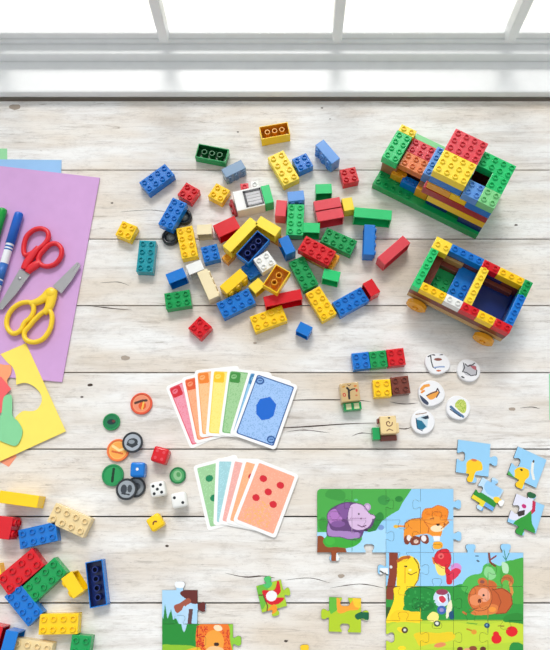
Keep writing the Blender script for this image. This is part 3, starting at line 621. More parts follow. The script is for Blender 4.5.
token(141.8, 404, .0135, (222, 84, 52), (240, 160, 120), [('e', 0., 0., .70, .70, 0, (232, 150, 120)), ('e', .1, -.2, .35, .35, 0, (226, 96, 40)), ('l', [(-.55, .05), (0, .25), (.45, .3)], 0.22, (90, 60, 50)), ('l', [(.1, -.5), (.2, .1)], 0.16, (240, 190, 90))], 'orange-red round token, topmost of the round tokens')
token(112, 422.2, .0105, (24, 140, 78), (30, 130, 85), [('e', 0., 0., .5, .32, 0, (20, 60, 60)), ('e', .25, .1, .18, .15, 0, (120, 60, 60))], 'small green round token with a dark middle, leftmost upper token')
token(118.5, 450.5, .0135, (238, 120, 60), (246, 190, 110), [('e', 0., 0., .7, .7, 0, (246, 176, 90)), ('l', [(-.45, .35), (.1, 0), (.5, .1)], 0.24, (250, 220, 160)), ('l', [(-.5, -.1), (0, -.2), (.4, -.3)], 0.16, (220, 110, 60))], 'orange round token half covered by a black-rimmed one')
token(133, 442.6, .0125, (42, 46, 50), (175, 182, 190), [('e', 0., 0., .52, .40, 10, (60, 66, 72)), ('e', -.1, .05, .3, .2, 0, (150, 158, 165)), ('l', [(-.5, -.2), (0, -.45), (.45, -.2)], 0.16, (60, 66, 72))], 'black-rimmed grey token resting on the orange one', z=.0037)
token(113.3, 475.3, .0130, (30, 140, 80), (48, 160, 96), [('l', [(0, -.55), (0.05, .55)], 0.24, (16, 60, 40))], 'green round token with an upright dark slot')
token(136, 487.3, .0120, (42, 46, 50), (150, 156, 160), [('e', 0., 0., .5, .4, 20, (90, 94, 100))], 'black-rimmed token partly hidden below another, right of the green slotted one')
token(127, 489.3, .0126, (42, 46, 50), (165, 172, 178), [('e', -.25, 0., .3, .42, 0, (70, 76, 84)), ('e', .3, .05, .22, .35, 0, (80, 86, 92)), ('l', [(-.4, -.4), (.3, -.5)], 0.13, (60, 64, 70))], 'black-rimmed grey token on top of the lower overlapping pair', z=.0037)
token(178, 475.6, .0098, (20, 122, 66), (90, 170, 110), [('e', 0., 0., .5, .6, 20, (150, 195, 150)), ('e', .1, .1, .25, .3, 20, (90, 160, 100))], 'small green round token by the lower fan of cards')
# ------------------------------------------------------------------ dice
def die(px, py, s, ang, col, pipcol, pips, label, side=()):
    o = thing('die', tuple(P(px, py, 0)), wang(px, py, ang), label, 'die', 'dice among the tokens'); h = s / 2
    bm = bmesh.new(); add_box(bm, -h, h, -h, h, 0, s, 0, 0); bmesh.ops.bevel(bm, geom=bm.edges[:], offset=s * .16, segments=4, profile=.5, affect='EDGES')
    link('body', bm_mesh(bm, 'die', [mat('die_' + col, C[col], .25)], True), o)
    for x, y in pips: link('pip', bm_mesh(lathe([(s * .1, -.0003), (s * .1, .00012), (0, .00018)], 16), 'pip', [mat('pip_' + pipcol, C[pipcol], .4)]), o, (x * s, y * s, s))
    for x, z in side: link('pip', bm_mesh(lathe([(s * .09, -.0003), (s * .09, .00012), (0, .00018)], 16), 'pip', [mat('pip_' + pipcol, C[pipcol], .4)]), o, (x * s, -h, z * s), Euler((math.pi / 2, 0, 0)))
    return o
die(162.3, 456.5, .0185, -16, 'red', 'sheen_red', [(-.22, .22), (.22, .22), (-.22, -.22), (.22, -.22)], 'red die to the right of the black-rimmed token')
die(140.2, 470.6, .0170, 0, 'blue', 'white', [(0, .02)], 'blue die with one pale pip above the overlapping tokens')
die(160, 490, .0175, 12, 'white', 'black', [(-.25, .25), (.25, .25), (0, 0), (-.25, -.25), (.25, -.25)], 'white die showing five black pips on top', [(0.2, .5)])
die(180.8, 500.6, .0175, 12, 'white', 'black', [(-.25, .2), (.25, -.22)], 'white die showing two, below the small green token')
y_ = die(157.5, 522.5, .0165, 34, 'yellow', 'brown', [], 'yellow die with a curved dark mark, lowest of the dice')
link('curved_mark', bm_mesh(sweep([(-.003, -.001, .0166), (-.0015, .001, .0166), (.0005, .0012, .0166), (.0025, -.0005, .0166)], .0008), 'mark', [plastic('brown')]), y_)
# ------------------------------------------------------------------ jigsaws
BOARD_SHADE = mat('shaded_board_edge', (70, 72, 70), 0.8)  # board edges coloured dark, the shadow along them put into the colour
KN = [(.40, 0), (.405, .05), (.375, .09), (.35, .15), (.365, .215), (.42, .245), (.58, .245), (.635, .215), (.65, .15), (.625, .09), (.595, .05), (.60, 0)]
def edge_pts(a, b_, s, pos=0.0, sz=1.0):
    """from a up to (not including) b; s=+1 knob to the left of travel, -1 right, 0 flat"""
    out = [a]
    if s:
        dx, dy = b_[0] - a[0], b_[1] - a[1]
        for t, n in KN:
            t = .5 + (t - .5) * sz + pos; n *= sz * s
            out.append((a[0] + dx * t + dy * n, a[1] + dy * t - dx * n))
    return out
def piece_outline(x0, y0, x1, y1, top, right, bot, left, rnd=None):
    # pixel frame, y down; +1 = tab sticking out, -1 = notch. travel: TL->TR->BR->BL
    o_ = edge_pts((x0, y0), (x1, y0), top) + edge_pts((x1, y0), (x1, y1), right) + edge_pts((x1, y1), (x0, y1), bot) + edge_pts((x0, y1), (x0, y0), left)
    if rnd == 'tl':
        o_ = [p for p in o_ if p != (x0, y0)]
        o_ = [(x0 + 4 - 4 * math.cos(a), y0 + 4 - 4 * math.sin(a)) for a in (0, .4, .8, 1.2, 1.57)] + o_
    return o_
TH = .0028
def PT2(x, y): v = P(x, y, TH); return (v.x, v.y)
def puzzle(name, label, pieces, base_of, ops, cell=.55):
    c0 = pieces[0]; xs = [p[0] for p in pieces]; ctr_ = P(sum(xs) / len(xs), sum(p[1] for p in pieces) / len(pieces))
    root = thing(name, tuple(ctr_), 0, label, 'jigsaw puzzle')
    for x0, y0, x1, y1, t, r, b_, l, rnd in pieces:
        ol = shrink(piece_outline(x0, y0, x1, y1, t, r, b_, l, rnd), .13)
        slab('jigsaw_piece', ol, PT2, 0, TH, base_of, ops, cell, BOARD_SHADE, root, org=ctr_, pm='print_gloss')
printmat('print_gloss', .38)
XS = [317, 352, 386, 420.5, 453.5, 488, 523.5]; YS = [488.7, 520, 552.5, 586.5, 620.5, 654.5, 688]
vr = {}; hr = {}
rnd_ = random.Random(7)
cells = [(r, c_) for r in (0, 1) for c_ in range(4)] + [(r, c_) for r in (2, 3, 4) for c_ in range(2, 6)]
V_ = {(0, 1): -1, (0, 2): 1, (0, 3): 1 * -1, (1, 1): 1, (1, 2): 1, (1, 3): -1, (2, 3): 1, (2, 4): -1, (2, 5): 1, (3, 3): -1, (3, 4): 1, (3, 5): -1, (4, 3): 1, (4, 4): 1, (4, 5): -1}   # +1: piece on the left has the tab
H_ = {(1, 0): -1, (1, 1): 1, (1, 2): 1, (1, 3): -1, (2, 2): 1, (2, 3): -1, (3, 2): 1, (3, 3): -1, (3, 4): 1, (3, 5): -1, (4, 2): -1, (4, 3): 1, (4, 4): -1, (4, 5): 1}   # +1: upper piece has the tab
ext = {('r', 0, 3): 1, ('r', 1, 3): 1, ('b', 1, 0): 1, ('b', 1, 1): -1, ('t', 2, 4): 1, ('t', 2, 5): 1, ('l', 4, 2): -1, ('l', 2, 2): 1, ('l', 3, 2): 0}
pcs = []
for r, c_ in cells:
    t = -H_[(r, c_)] if (r - 1, c_) in cells else ext.get(('t', r, c_), 0)
    b_ = H_[(r + 1, c_)] if (r + 1, c_) in cells else ext.get(('b', r, c_), 0)
    l = -V_[(r, c_)] if (r, c_ - 1) in cells else ext.get(('l', r, c_), 0)
    rt = V_[(r, c_ + 1)] if (r, c_ + 1) in cells else ext.get(('r', r, c_), 0)
    pcs.append((XS[c_], YS[r], XS[c_ + 1], YS[r + 1], t, rt, b_, l, 'tl' if (r, c_) == (0, 0) else None))
SKY = (158, 208, 240); SK2 = (176, 218, 243); GR = (74, 170, 78); GR2 = (48, 140, 62); LIME = (188, 212, 66); PUR = (176, 140, 196); PUD = (140, 96, 160); PNK = (218, 190, 222); OR = (240, 156, 50); ORD = (200, 104, 40); BRN = (140, 70, 48); YEL = (252, 220, 46); BR2 = (206, 112, 58)
def o2(op, dx=0, dy=0): return op
art = [
 # backdrop
 ('p', [(310, 480), (411, 480), (411, 490), (407, 496), (403, 502), (399, 510), (392, 514), (386, 518), (380, 523), (377, 529), (372, 533), (362, 530), (362, 545), (310, 545)], (84, 176, 82)),
 ('s', [(333, 487), (345, 493), (342, 501), (325, 496)], (70, 160, 72)), ('s', [(378, 498), (384, 495), (390, 499), (386, 505), (379, 503)], (66, 156, 76)), ('e', 399, 499, 4, 3, 0, GR2), ('e', 356, 500, 2, 1.2, 0, (120, 200, 170)),
 ('s', [(373, 518), (380, 512), (384, 517), (380, 524), (374, 532), (366, 530), (371, 524)], GR2), ('e', 323, 524, 4.5, 7, 0, (66, 158, 66)),
 ('p', [(316, 532), (327, 532), (326, 540), (316, 540)], SK2), ('s', [(316, 538), (322, 536), (328, 541), (345, 544), (349, 552), (330, 553), (316, 553)], (150, 84, 44)),
 ('p', [(331.5, 550), (336.5, 550), (336, 562), (331, 562)], (160, 84, 44)), ('p', [(336.5, 553), (340, 555), (338, 562), (336, 562)], (236, 238, 236)),
 ('p', [(345, 546), (362, 540), (362, 534), (386, 528), (386, 553), (347, 553)], SK2),
 # hippo
 ('s', [(327, 516), (330, 510), (336, 506), (345, 502.5), (356, 503), (364, 506), (369, 513), (375, 516), (374, 521), (371, 527), (364, 531), (361, 537), (352, 540), (340, 537), (328, 536), (327, 528), (328, 522)], (112, 76, 130)),
 ('s', [(328, 522), (332, 530), (345, 531), (360, 533), (358, 538), (350, 539), (338, 537), (328, 535)], PUR),
 ('e', 335, 517, 7.5, 8, 0, (184, 130, 196)), ('s', [(336, 508), (344, 503.5), (350, 504), (348, 512), (346, 519), (341, 517)], PUD), ('e', 338, 524, 7, 3.2, 0, PUD),
 ('l', [(332, 520), (340, 520), (346, 521)], .8, (120, 70, 130)), ('s', [(349, 510), (352, 504.5), (360, 504), (367, 510), (371, 516), (372, 521), (367, 528), (358, 530), (351, 527), (348, 519)], PNK),
 ('e', 367.3, 507, 3.6, 3.8, 0, (190, 160, 200)), ('e', 367.3, 507, 2, 2.2, 0, PNK), ('e', 372.5, 516.5, 2.8, 2.2, 20, PNK), ('e', 358.8, 514, .9, .9, 0, INK), ('e', 361, 518.5, 1, .7, 0, (110, 70, 100)), ('l', [(350, 518.3), (366, 518.3)], .5, (150, 110, 150)),
 ('l', [(358, 525), (362, 527), (366, 525.5)], 1, (110, 60, 110)), ('e', 366, 530, 2.2, 1.3, 0, (60, 50, 70)), ('e', 381, 527.5, 3, 2.6, 0, (130, 160, 210)),
 ('s', [(323, 541), (328, 536), (338, 538), (350, 539), (358, 538), (361, 541), (355, 546), (347, 548), (336, 547), (327, 547)], (70, 176, 66)), ('e', 330, 541, 5, 4, 0, (80, 186, 72)),
 # lion cub
 ('l', [(406, 526.5), (400, 526), (395, 526.5)], 1.8, OR), ('e', 396, 526.5, 2.6, 1.6, 0, (236, 190, 60)),
 ('s', [(404, 530), (405, 523), (412, 519), (422, 518), (432, 521), (441, 527), (441, 536), (434, 537), (428, 534), (418, 535), (408, 538), (404, 540)], OR),
 ('e', 407, 540, 3.2, 4.6, 0, BRN), ('e', 409, 538, 2.2, 3, 0, (236, 226, 220)), ('s', [(410, 540), (414, 536), (420, 538), (420, 544), (412, 545)], BRN), ('e', 416, 541.5, 2.4, 2, 0, (232, 205, 190)), ('s', [(420, 536), (427, 535), (429, 541), (426, 544), (421, 541)], BRN), ('e', 423.8, 538.5, 2.6, 3.2, -20, (238, 232, 232)),
 ('p', [(433, 536), (440, 536), (440, 541), (434, 541)], (240, 240, 240)), ('s', [(433, 546), (434, 542), (441, 542), (443, 546), (440, 549), (434, 549)], (244, 176, 50)),
 ('s', [(422, 514), (425, 509), (432, 508), (437, 505.5), (443, 506.5), (448, 510), (448, 515), (446, 521), (441, 523), (430, 524), (423, 520)], (240, 146, 40)), ('n', [(424, 512), (433, 509), (446, 509), (446, 520), (430, 522)], 1.3, .18, (224, 126, 30)),
 ('s', [(425, 521), (432, 516), (442, 518), (449, 522), (446, 526), (440, 531), (432, 531), (428, 527)], (244, 160, 62)), ('e', 437, 528.5, 6.5, 3.4, 0, (250, 226, 190)), ('e', 438, 524.6, 1.7, 1.3, 0, (60, 36, 30)), ('e', 444.5, 524, 1, .8, 0, BRN), ('l', [(430, 519), (434, 518)], .8, BRN), ('l', [(408, 525), (412, 529)], .7, ORD), ('l', [(424, 521), (429, 528), (428, 533)], .8, ORD),
 ('o', [(327, 516), (330, 510), (336, 506), (345, 502.5), (356, 503), (364, 506), (369, 513), (375, 516), (374, 521), (371, 527), (364, 531), (361, 537), (352, 540), (340, 537), (328, 536), (327, 528), (328, 522)], .7, (96, 66, 110)),
 ('o', [(422, 514), (425, 509), (432, 508), (437, 505.5), (443, 506.5), (448, 510), (448, 515), (446, 521), (441, 523), (430, 524), (423, 520)], .6, (206, 116, 30)), ('l', [(404, 530), (405, 523), (412, 519), (422, 518)], .8, (150, 84, 36)), ('l', [(441, 529), (449, 522)], .7, (150, 84, 36)),
 # lower block backdrop
 ('p', [(386, 586), (454, 586), (460, 584), (524, 584), (524, 622), (386, 622)], (58, 160, 70)), ('p', [(380, 620), (530, 620), (530, 700), (380, 700)], LIME),
 ('s', [(462, 590), (465, 580), (472, 575), (481, 573), (484, 565), (492, 563), (500, 566), (504, 562), (514, 560), (530, 562), (530, 592), (480, 594)], (92, 186, 88)), ('s', [(500, 574), (506, 563), (530, 560), (530, 600), (506, 600)], (82, 174, 74)), ('s', [(484, 574), (486, 567), (492, 568), (496, 576), (490, 580)], (150, 214, 150)),
 ('l', [(489, 553), (490, 562), (495, 566)], 2, BRN), ('l', [(490, 560), (496, 556)], 1.5, (150, 60, 60)), ('l', [(504, 550), (506, 560), (510, 551)], .8, (60, 140, 120)), ('l', [(503, 556), (507, 562)], .7, (60, 140, 120)), ('e', 477, 556, 2, .6, 0, (80, 110, 140)), ('e', 478, 561, 1.6, .9, 20, (90, 110, 130)), ('s', [(502, 562), (508, 565), (508, 573), (503, 572)], (190, 226, 190)),
 ('p', [(380, 568), (388, 568), (388, 574), (384, 576), (380, 576)], (238, 238, 238)), ('l', [(380, 571), (385, 574), (388, 575)], 1.3, INK),
 # trunk and giraffe
 ('p', [(389, 552), (398, 553), (397, 574), (393, 600), (385, 599), (389, 574)], (146, 70, 48)), ('p', [(385, 607), (391, 607), (390, 619), (385, 619)], (60, 96, 50)), ('p', [(386, 586), (394, 586), (391, 620), (386, 620)], (214, 214, 208)) if False else ('e', 391, 567, 1.5, 1.5, 0, (220, 220, 220)),
 ('s', [(398, 560), (403, 556), (411, 556), (418, 561), (420, 569), (418, 580), (413, 588), (404, 590), (397, 587), (397, 574)], YEL), ('l', [(398, 561), (403, 558), (409, 557)], 3.2, (196, 112, 40)), ('l', [(414, 558), (418, 564), (419.5, 571), (418, 580)], 1, (120, 90, 30)), ('e', 405.6, 566.3, 1.6, .9, 0, (90, 70, 30)), ('l', [(405, 567), (405, 583)], .8, (226, 176, 30)), ('l', [(408, 573), (411, 575), (417, 572)], .8, (110, 70, 30)), ('e', 410, 570, 1.6, 1.1, 0, (250, 236, 150)),
 ('s', [(386, 622), (394, 600), (394, 588), (406, 589), (406, 600), (403, 610), (410, 612), (421, 611), (420, 620), (418, 634), (406, 634), (396, 622)], YEL), ('e', 412, 614, 7, 4, 0, (250, 206, 40)), ('s', [(391, 621), (397, 610), (418, 614), (420, 622)], (252, 210, 40)),
 ('s', [(405, 592), (412, 587), (424, 587), (434, 590), (436, 600), (436, 610), (430, 619), (421, 619), (420, 612), (409, 611), (404, 604)], (36, 146, 66)), ('e', 424, 606, 10, 5, 0, (28, 128, 58)),
 # red bird
 ('s', [(434, 558), (438, 551), (447, 549), (451, 556), (450, 565), (445, 569), (436, 563)], (220, 44, 62)), ('e', 441, 556, 3, 3, 0, (236, 110, 110)), ('e', 441, 556.5, 1.2, 1.2, 0, (170, 40, 50)), ('l', [(433, 558), (434, 563), (440, 566)], 2, (226, 130, 60)), ('s', [(435, 563), (441, 566), (446, 568), (445, 575), (438, 574)], (248, 226, 120)), ('s', [(445, 566), (451, 572), (452, 583), (447, 584), (446, 576)], (216, 36, 58)),
 ('e', 456, 568, 5.5, 5, 0, (216, 150, 210)), ('s', [(450, 572), (456, 568), (461, 571), (456, 578), (451, 580)], (222, 60, 90)),
 # small blue jay figure
 ('e', 442, 598, 8.5, 9, 20, (206, 222, 240)), ('e', 442, 592, 6, 3, 0, (160, 70, 100)), ('e', 442, 599, 4.4, 4, 0, (240, 240, 244)), ('s', [(439, 597), (443, 596), (446, 600), (443, 603), (440, 601)], (214, 66, 90)), ('e', 441.6, 610, 4.6, 4.4, 0, (70, 110, 180)), ('e', 441.6, 610, 2.2, 2, 0, (160, 150, 200)), ('l', [(448, 594), (449, 602), (447, 610)], 1.3, (70, 70, 90)), ('s', [(447, 606), (451, 600), (452, 608), (449, 616), (446, 618)], (236, 232, 200)), ('s', [(427, 618), (432, 612), (438, 614), (438, 620), (432, 622)], (246, 232, 140)), ('s', [(449, 613), (453, 611), (454, 618), (450, 619)], (30, 90, 130)),
 # bear
 ('e', 507.5, 581, 6.2, 6.5, 0, (196, 116, 64)), ('e', 506, 585, 4, 5, 0, (110, 186, 84)), ('l', [(510, 583), (512, 592), (509, 600)], 3, (220, 150, 80)), ('e', 500, 601, 12.5, 13, 0, (200, 104, 54)), ('e', 488, 586, 9, 6, 0, BR2),
 ('e', 480, 598, 12, 13, 10, (216, 124, 66)), ('e', 482.3, 581.5, 4.6, 3.8, 0, (210, 120, 60)), ('e', 482.3, 581.8, 2.2, 1.8, 0, (150, 90, 80)), ('e', 484, 595, 6, 7, -20, (238, 170, 140)), ('e', 476, 600, 6.6, 5.5, 0, (232, 148, 100)), ('e', 483.6, 595.2, 1.2, 1.2, 0, INK), ('e', 479.6, 601, 1.8, 2.2, 0, (110, 50, 40)), ('s', [(471, 612), (480, 608), (490, 604), (498, 606), (496, 613), (484, 615), (474, 615)], (222, 134, 72)), ('e', 492.5, 609.5, 3.6, 2.6, 0, (240, 160, 70)), ('l', [(492, 588), (498, 594), (501, 602), (498, 610)], .8, (160, 76, 40)), ('l', [(470, 610), (478, 608)], .8, (160, 76, 40)), ('l', [(463, 612), (466, 614)], 2, (200, 120, 60)),
 ('s', [(505, 616), (515, 613), (524, 615), (530, 624), (505, 622)], (52, 146, 60)),
 ('o', [(469, 598), (472, 589), (480, 585), (489, 588), (492, 598), (488, 608), (478, 611), (471, 606)], .6, (140, 70, 44)), ('l', [(492, 590), (502, 588), (511, 594), (512.5, 604), (506, 613), (496, 614)], .8, (136, 66, 40)), ('o', [(434, 558), (438, 551), (447, 549), (451, 556), (450, 565), (445, 569), (436, 563)], .5, (150, 20, 40)),
 ('l', [(420, 569), (418, 580), (413, 588)], .9, (150, 112, 30)), ('l', [(405, 592), (412, 587), (424, 587), (434, 590)], .7, (20, 104, 50)), ('n', [(406, 588), (436, 590), (436, 612), (410, 612)], 1.6, .12, (60, 168, 84)),
 # meadow
 ('s', [(386, 630), (400, 622), (430, 624), (455, 622), (480, 626), (500, 622), (528, 626), (528, 640), (386, 650)], (200, 218, 66)),
 ('s', [(414, 634), (424, 632), (438, 633), (452, 632), (455, 638), (446, 642), (430, 644), (420, 646), (416, 640)], (236, 208, 44)), ('e', 402, 630, 5, 2.5, 20, YEL), ('e', 404.8, 630, 3.3, 3.2, 0, (90, 70, 50)), ('e', 404.8, 630, 1.5, 1.4, 0, (220, 220, 210)), ('e', 437, 623.6, 3.3, 3, 0, (70, 90, 70)), ('e', 437, 623.4, 1.8, 1.6, 0, (230, 230, 225)), ('e', 402, 648, 4, 2, 0, YEL), ('e', 440, 645, 6, 2.4, -10, (230, 150, 100)),
 ('l', [(467, 629), (473, 631), (476, 632)], 1.5, (200, 140, 40)), ('e', 474, 632, 2.8, 2.4, 0, (226, 160, 60)), ('e', 487, 625.5, 2.8, 2.6, 0, (50, 90, 120)), ('e', 487, 625, 1.2, 1.1, 0, (120, 170, 200)), ('e', 511.8, 631.5, 5.9, 5.2, 0, (226, 34, 46)), ('e', 496.5, 639, 5.2, 4.8, 0, (226, 34, 46)), ('e', 496, 634, 3, 2.6, 0, (226, 34, 46)), ('s', [(509, 650), (512, 643), (520, 643), (526, 648), (530, 656), (512, 656)], (46, 150, 70)), ('l', [(467, 623), (477, 624)], 1, (110, 170, 60)), ('l', [(498, 626), (504, 626)], .9, (150, 110, 50)),
 ('e', 460, 649, 3, 2.2, 0, (110, 60, 46)), ('e', 473, 648.5, 4, 2.6, 0, (150, 80, 56)), ('e', 483, 649, 3, 2.4, 0, (110, 60, 46)), ('e', 467, 649.5, 3, 1.5, 0, (226, 170, 130)),
]
puzzle('jigsaw_puzzle', 'large half-finished animal jigsaw with hippo, lion cub, giraffe and bear at the bottom right', pcs, SKY, art)
LP = [(162, 590, 197.5, 624, 1, 1, -1, 0, None), (162, 624, 197.5, 658, 1, 1, 0, 0, None), (197.5, 624, 233, 658, 0, 1, 0, -1, None)]
art2 = [('p', [(160, 560), (240, 560), (240, 624), (160, 624)], (176, 214, 240)), ('e', 180, 583, 8, 5, 0, (240, 242, 244)), ('s', [(180, 593), (188, 589), (204, 588), (206, 600), (194, 604), (186, 599)], (112, 50, 46)), ('s', [(174, 606), (180, 603), (188, 598), (191, 602), (184, 608), (177, 613)], (170, 96, 76)), ('s', [(184, 608), (190, 604), (193, 608), (190, 622), (182, 632), (179, 620)], (190, 218, 240)), ('p', [(189, 609), (193, 609), (191, 628), (187, 628)], (110, 76, 78)),
 ('p', [(160, 624), (162, 616), (165, 622), (168, 618), (170, 612), (173, 620), (176, 618), (179, 624), (200, 624), (200, 660), (160, 660)], (44, 148, 62)), ('s', [(182, 610), (185, 606), (187, 622), (184, 632), (181, 622)], (186, 216, 238)), ('p', [(165, 604), (168, 622), (163, 622)], (46, 140, 66)), ('p', [(171, 609), (174, 624), (168, 624)], (46, 140, 66)), ('s', [(160, 646), (175, 645), (196, 647), (204, 660), (160, 662)], (150, 196, 54)),
 ('p', [(197, 620), (250, 620), (250, 662), (197, 662)], (70, 166, 66)), ('p', [(229, 622), (250, 622), (250, 662), (229, 662)], (150, 204, 70)), ('s', [(196, 632), (199, 625), (208, 624), (212, 621), (222, 622), (229, 626), (230, 640), (230, 656), (198, 660), (196, 645)], (236, 130, 48)), ('p', [(197, 588), (206, 590), (205, 612), (198, 614)], (112, 50, 46)), ('n', [(196, 626), (208, 626), (206, 660), (196, 660)], 1.2, .35, (210, 60, 40)), ('n', [(222, 630), (230, 630), (230, 650), (224, 650)], 1.2, .4, (214, 80, 40)), ('e', 214, 642, 10, 12, 0, (240, 168, 70)), ('e', 218, 628, 4.5, 3, 15, (244, 222, 190)), ('e', 216.5, 644.3, 2.6, 1.9, 0, (70, 46, 40)), ('s', [(206, 650), (214, 646), (224, 650), (220, 662), (206, 662)], (246, 200, 150)), ('s', [(168, 660), (186, 650), (200, 648), (200, 662)], (230, 190, 60))]
puzzle('jigsaw_puzzle', 'small three-piece corner of a jigsaw with reeds and a lion face', LP, SKY, art2)
def loose(px, py, size, ang, tabs, base, ops, label, z=0.0):
    c_ = P(px, py, z + TH); o = thing('jigsaw_piece', (c_.x, c_.y, z), 0, label, 'jigsaw piece', 'loose jigsaw pieces')
    s = (P(px + 5, py, TH).x - c_.x) / 5
    a = wang(px, py, ang); ca_, sa = math.cos(a), math.sin(a)
    ol = piece_outline(-size / 2, -size / 2, size / 2, size / 2, *tabs)
    slab('printed_board', ol, lambda u, v: (s * (u * ca_ + v * sa), s * (u * sa - v * ca_)), 0, TH, base, ops, .6, BOARD_SHADE, o, pm='print_gloss')
loose(473.2, 458, 32.5, -8, (0, 1, 1, -1), SKY, [('s', [(-6, 14), (-6, 5), (0, 1), (8, 3), (10, 10), (6, 12), (3, 14), (0, 24), (-8, 24)], (248, 206, 40)), ('e', 1, 2, 3, 1.2, 0, (226, 130, 70))], 'sky-blue jigsaw piece with a yellow tab pointing down, leftmost of the loose group')
loose(527, 467, 30.5, -25, (0, 0, 1, -1), SKY, [('s', [(-10, 8), (-6, 3), (2, 2), (5, 8), (3, 13), (2, 25), (-8, 25), (-8, 14)], (248, 206, 40)), ('l', [(4, -6), (6, 2), (10, 8)], 2.6, (232, 232, 226)), ('e', 4, -8, 1, 1.4, 0, (90, 80, 80)), ('e', -4, 5, 1.4, 1.1, 0, INK), ('s', [(-18, 10), (-14, 12), (-8, 16), (-18, 18)], (90, 176, 90))], 'sky-blue jigsaw piece with yellow head and a pale plant, top right of the loose group')
loose(487.5, 494, 24, -32, (1, 1, 1, -1), (196, 222, 240), [('p', [(-14, 2), (12, 2), (12, 8), (-14, 8)], (50, 150, 60)), ('p', [(-14, 8), (4, 8), (4, 14), (-14, 14)], (236, 218, 60)), ('e', 2, -8, 9, 8, 0, (160, 206, 240)), ('p', [(2, 8), (14, 8), (14, 22), (2, 22)], (120, 176, 230)), ('e', 12, 0, 5, 3.2, 0, (248, 210, 60)), ('e', -9, 0, 3, 3, 0, (80, 60, 56)), ('e', 17, 1, 4, 4, 0, (244, 244, 244))], 'small cluttered blue and green jigsaw piece in the middle of the loose group')
loose(526, 513.5, 29.5, -23, (1, 0, 1, -1), SKY, [('s', [(-16, -14), (4, -16), (5, -6), (0, 3), (-6, 10), (-16, 9)], (226, 226, 240)), ('e', -4, -6, 2.4, 2, 0, (200, 50, 130)), ('p', [(-9, 2), (-2, -3), (-1, 2), (-6, 6)], (70, 60, 60)), ('l', [(4, -14), (6, -6), (4, -2)], 3.2, (200, 50, 90)), ('s', [(0, 2), (4, -4), (8, 6), (14, 14), (4, 16), (2, 24), (-9, 24), (-8, 12)], (56, 160, 66)), ('e', -1, -20, 5, 4, 0, (44, 110, 70))], 'jigsaw piece with a white figure and green bush, lowest of the loose group')
loose(271.5, 596, 25.5, 15, (1, 1, 1, 0), (176, 206, 60), [('s', [(-6, -14), (-2, -8), (-4, 0), (-12, 10), (-14, -8)], (120, 190, 70)), ('e', -1, -14, 5, 6, 0, (90, 196, 120)), ('s', [(-8, -7), (4, -5), (10, -14), (10, -2), (4, 2), (12, 5), (4, 9), (-5, 6)], (216, 30, 50)), ('e', 0, 0, 5.5, 5, 0, (240, 236, 242)), ('l', [(-14, -4), (-8, -3), (-6, 8), (-8, 14)], 1.2, (120, 80, 50)), ('s', [(-7, 12), (0, 8), (3, 12), (0, 16), (-7, 16)], (240, 160, 50))], 'green jigsaw piece with a red and white bird, alone beside the small lion corner')
loose(345, 614.8, 32, -2, (-1, 1, -1, 1), (184, 208, 48), [('s', [(-8, -16), (-2, -10), (4, -10), (10, -16), (16, -16), (14, -6), (4, -4), (-5, -1), (-9, -6)], (246, 170, 60)), ('s', [(8, -16), (17, -16), (16, -8), (10, -8)], (240, 206, 60)), ('p', [(-17, -17), (-9, -17), (-8, -4), (-14, 0), (-17, -6)], (110, 190, 70)), ('s', [(10, 0), (16, -3), (26, -2), (26, 6), (18, 3), (12, 4)], (24, 110, 74)), ('e', 21, 6, 3, 2, 0, (210, 220, 190))], 'lime green jigsaw piece with orange shapes and a dark green tab, between the two jigsaws')
loose(306, 669, 30, 4, (1, 1, 0, -1), SKY, [('e', 0, -19, 7, 7, 0, (246, 206, 50))], 'jigsaw piece with a yellow tab just showing at the bottom edge')
# ------------------------------------------------------------------ papers
def paper(name, pts, z, th, rgb, label, mname, rough=0.8, smooth=False, cat='paper'):
    c_ = P(sum(p[0] for p in pts) / len(pts), sum(p[1] for p in pts) / len(pts), z)
    o = slab(name, pts, lambda x, y: tuple(P(x, y, z + th))[:2], z, th, rgb, [], 0, mat(mname, rgb, rough), None, org=c_)
    o.location = c_; o.data.materials[0] = mat(mname, rgb, rough); return tag(o, label, cat)
paper('paper_sheet', [(-160, 150), (7, 148.5), (10, 330), (-150, 330)], 0, .0004, (150, 214, 160), 'light green paper sheet just showing above the blue one at the left edge', 'green_paper')
paper('paper_sheet', [(-110, 158), (61.5, 160), (58, 300), (-100, 300)], .0005, .0004, (148, 190, 232), 'blue paper sheet peeking out above the purple one', 'blue_paper')
paper('foam_sheet', [(-55, 159.5), (99.8, 177.7), (62, 382), (-95, 368)], .001, .0012, (206, 160, 210), 'large purple craft sheet at the left carrying markers and scissors', 'purple_foam', cat='craft sheet')
F = lambda x, y: (x / 4.33, y / 4.33 + 320)
paper('paper_scrap', [F(-60, 560), F(40, 540), F(72, 590), F(38, 636), F(-60, 580)], 0, .0004, (240, 150, 116), 'coral paper corner sticking out under the yellow cut-out paper', 'coral_paper')
hole = catmull([F(70, 280), F(110, 272), (F(150, 290)), F(178, 325), F(178, 360), F(158, 388), F(130, 395), F(100, 394), F(72, 415), F(60, 440), F(66, 470)], 4, False)
ycut = [F(-20, 150), F(112, 100), F(285, 482), F(0, 612), F(-60, 635), F(-60, 500), F(0, 500), F(60, 480)] + hole[::-1] + catmull([F(70, 278), F(68, 240), F(55, 205), F(30, 182), F(2, 150)], 4, False)[1:]
ycut = [F(2, 148), F(112, 100), F(285, 482), F(0, 612), F(-60, 635), F(-60, 490), F(0, 490), F(45, 480)] + hole[::-1] + catmull([F(70, 278), F(68, 240), F(55, 205), F(30, 182), F(8, 156)], 4, False)[1:]
paper('cut_paper', ycut, .0022, .0006, (252, 226, 100), 'yellow paper with a round hole cut out, below the yellow scissors', 'yellow_paper')
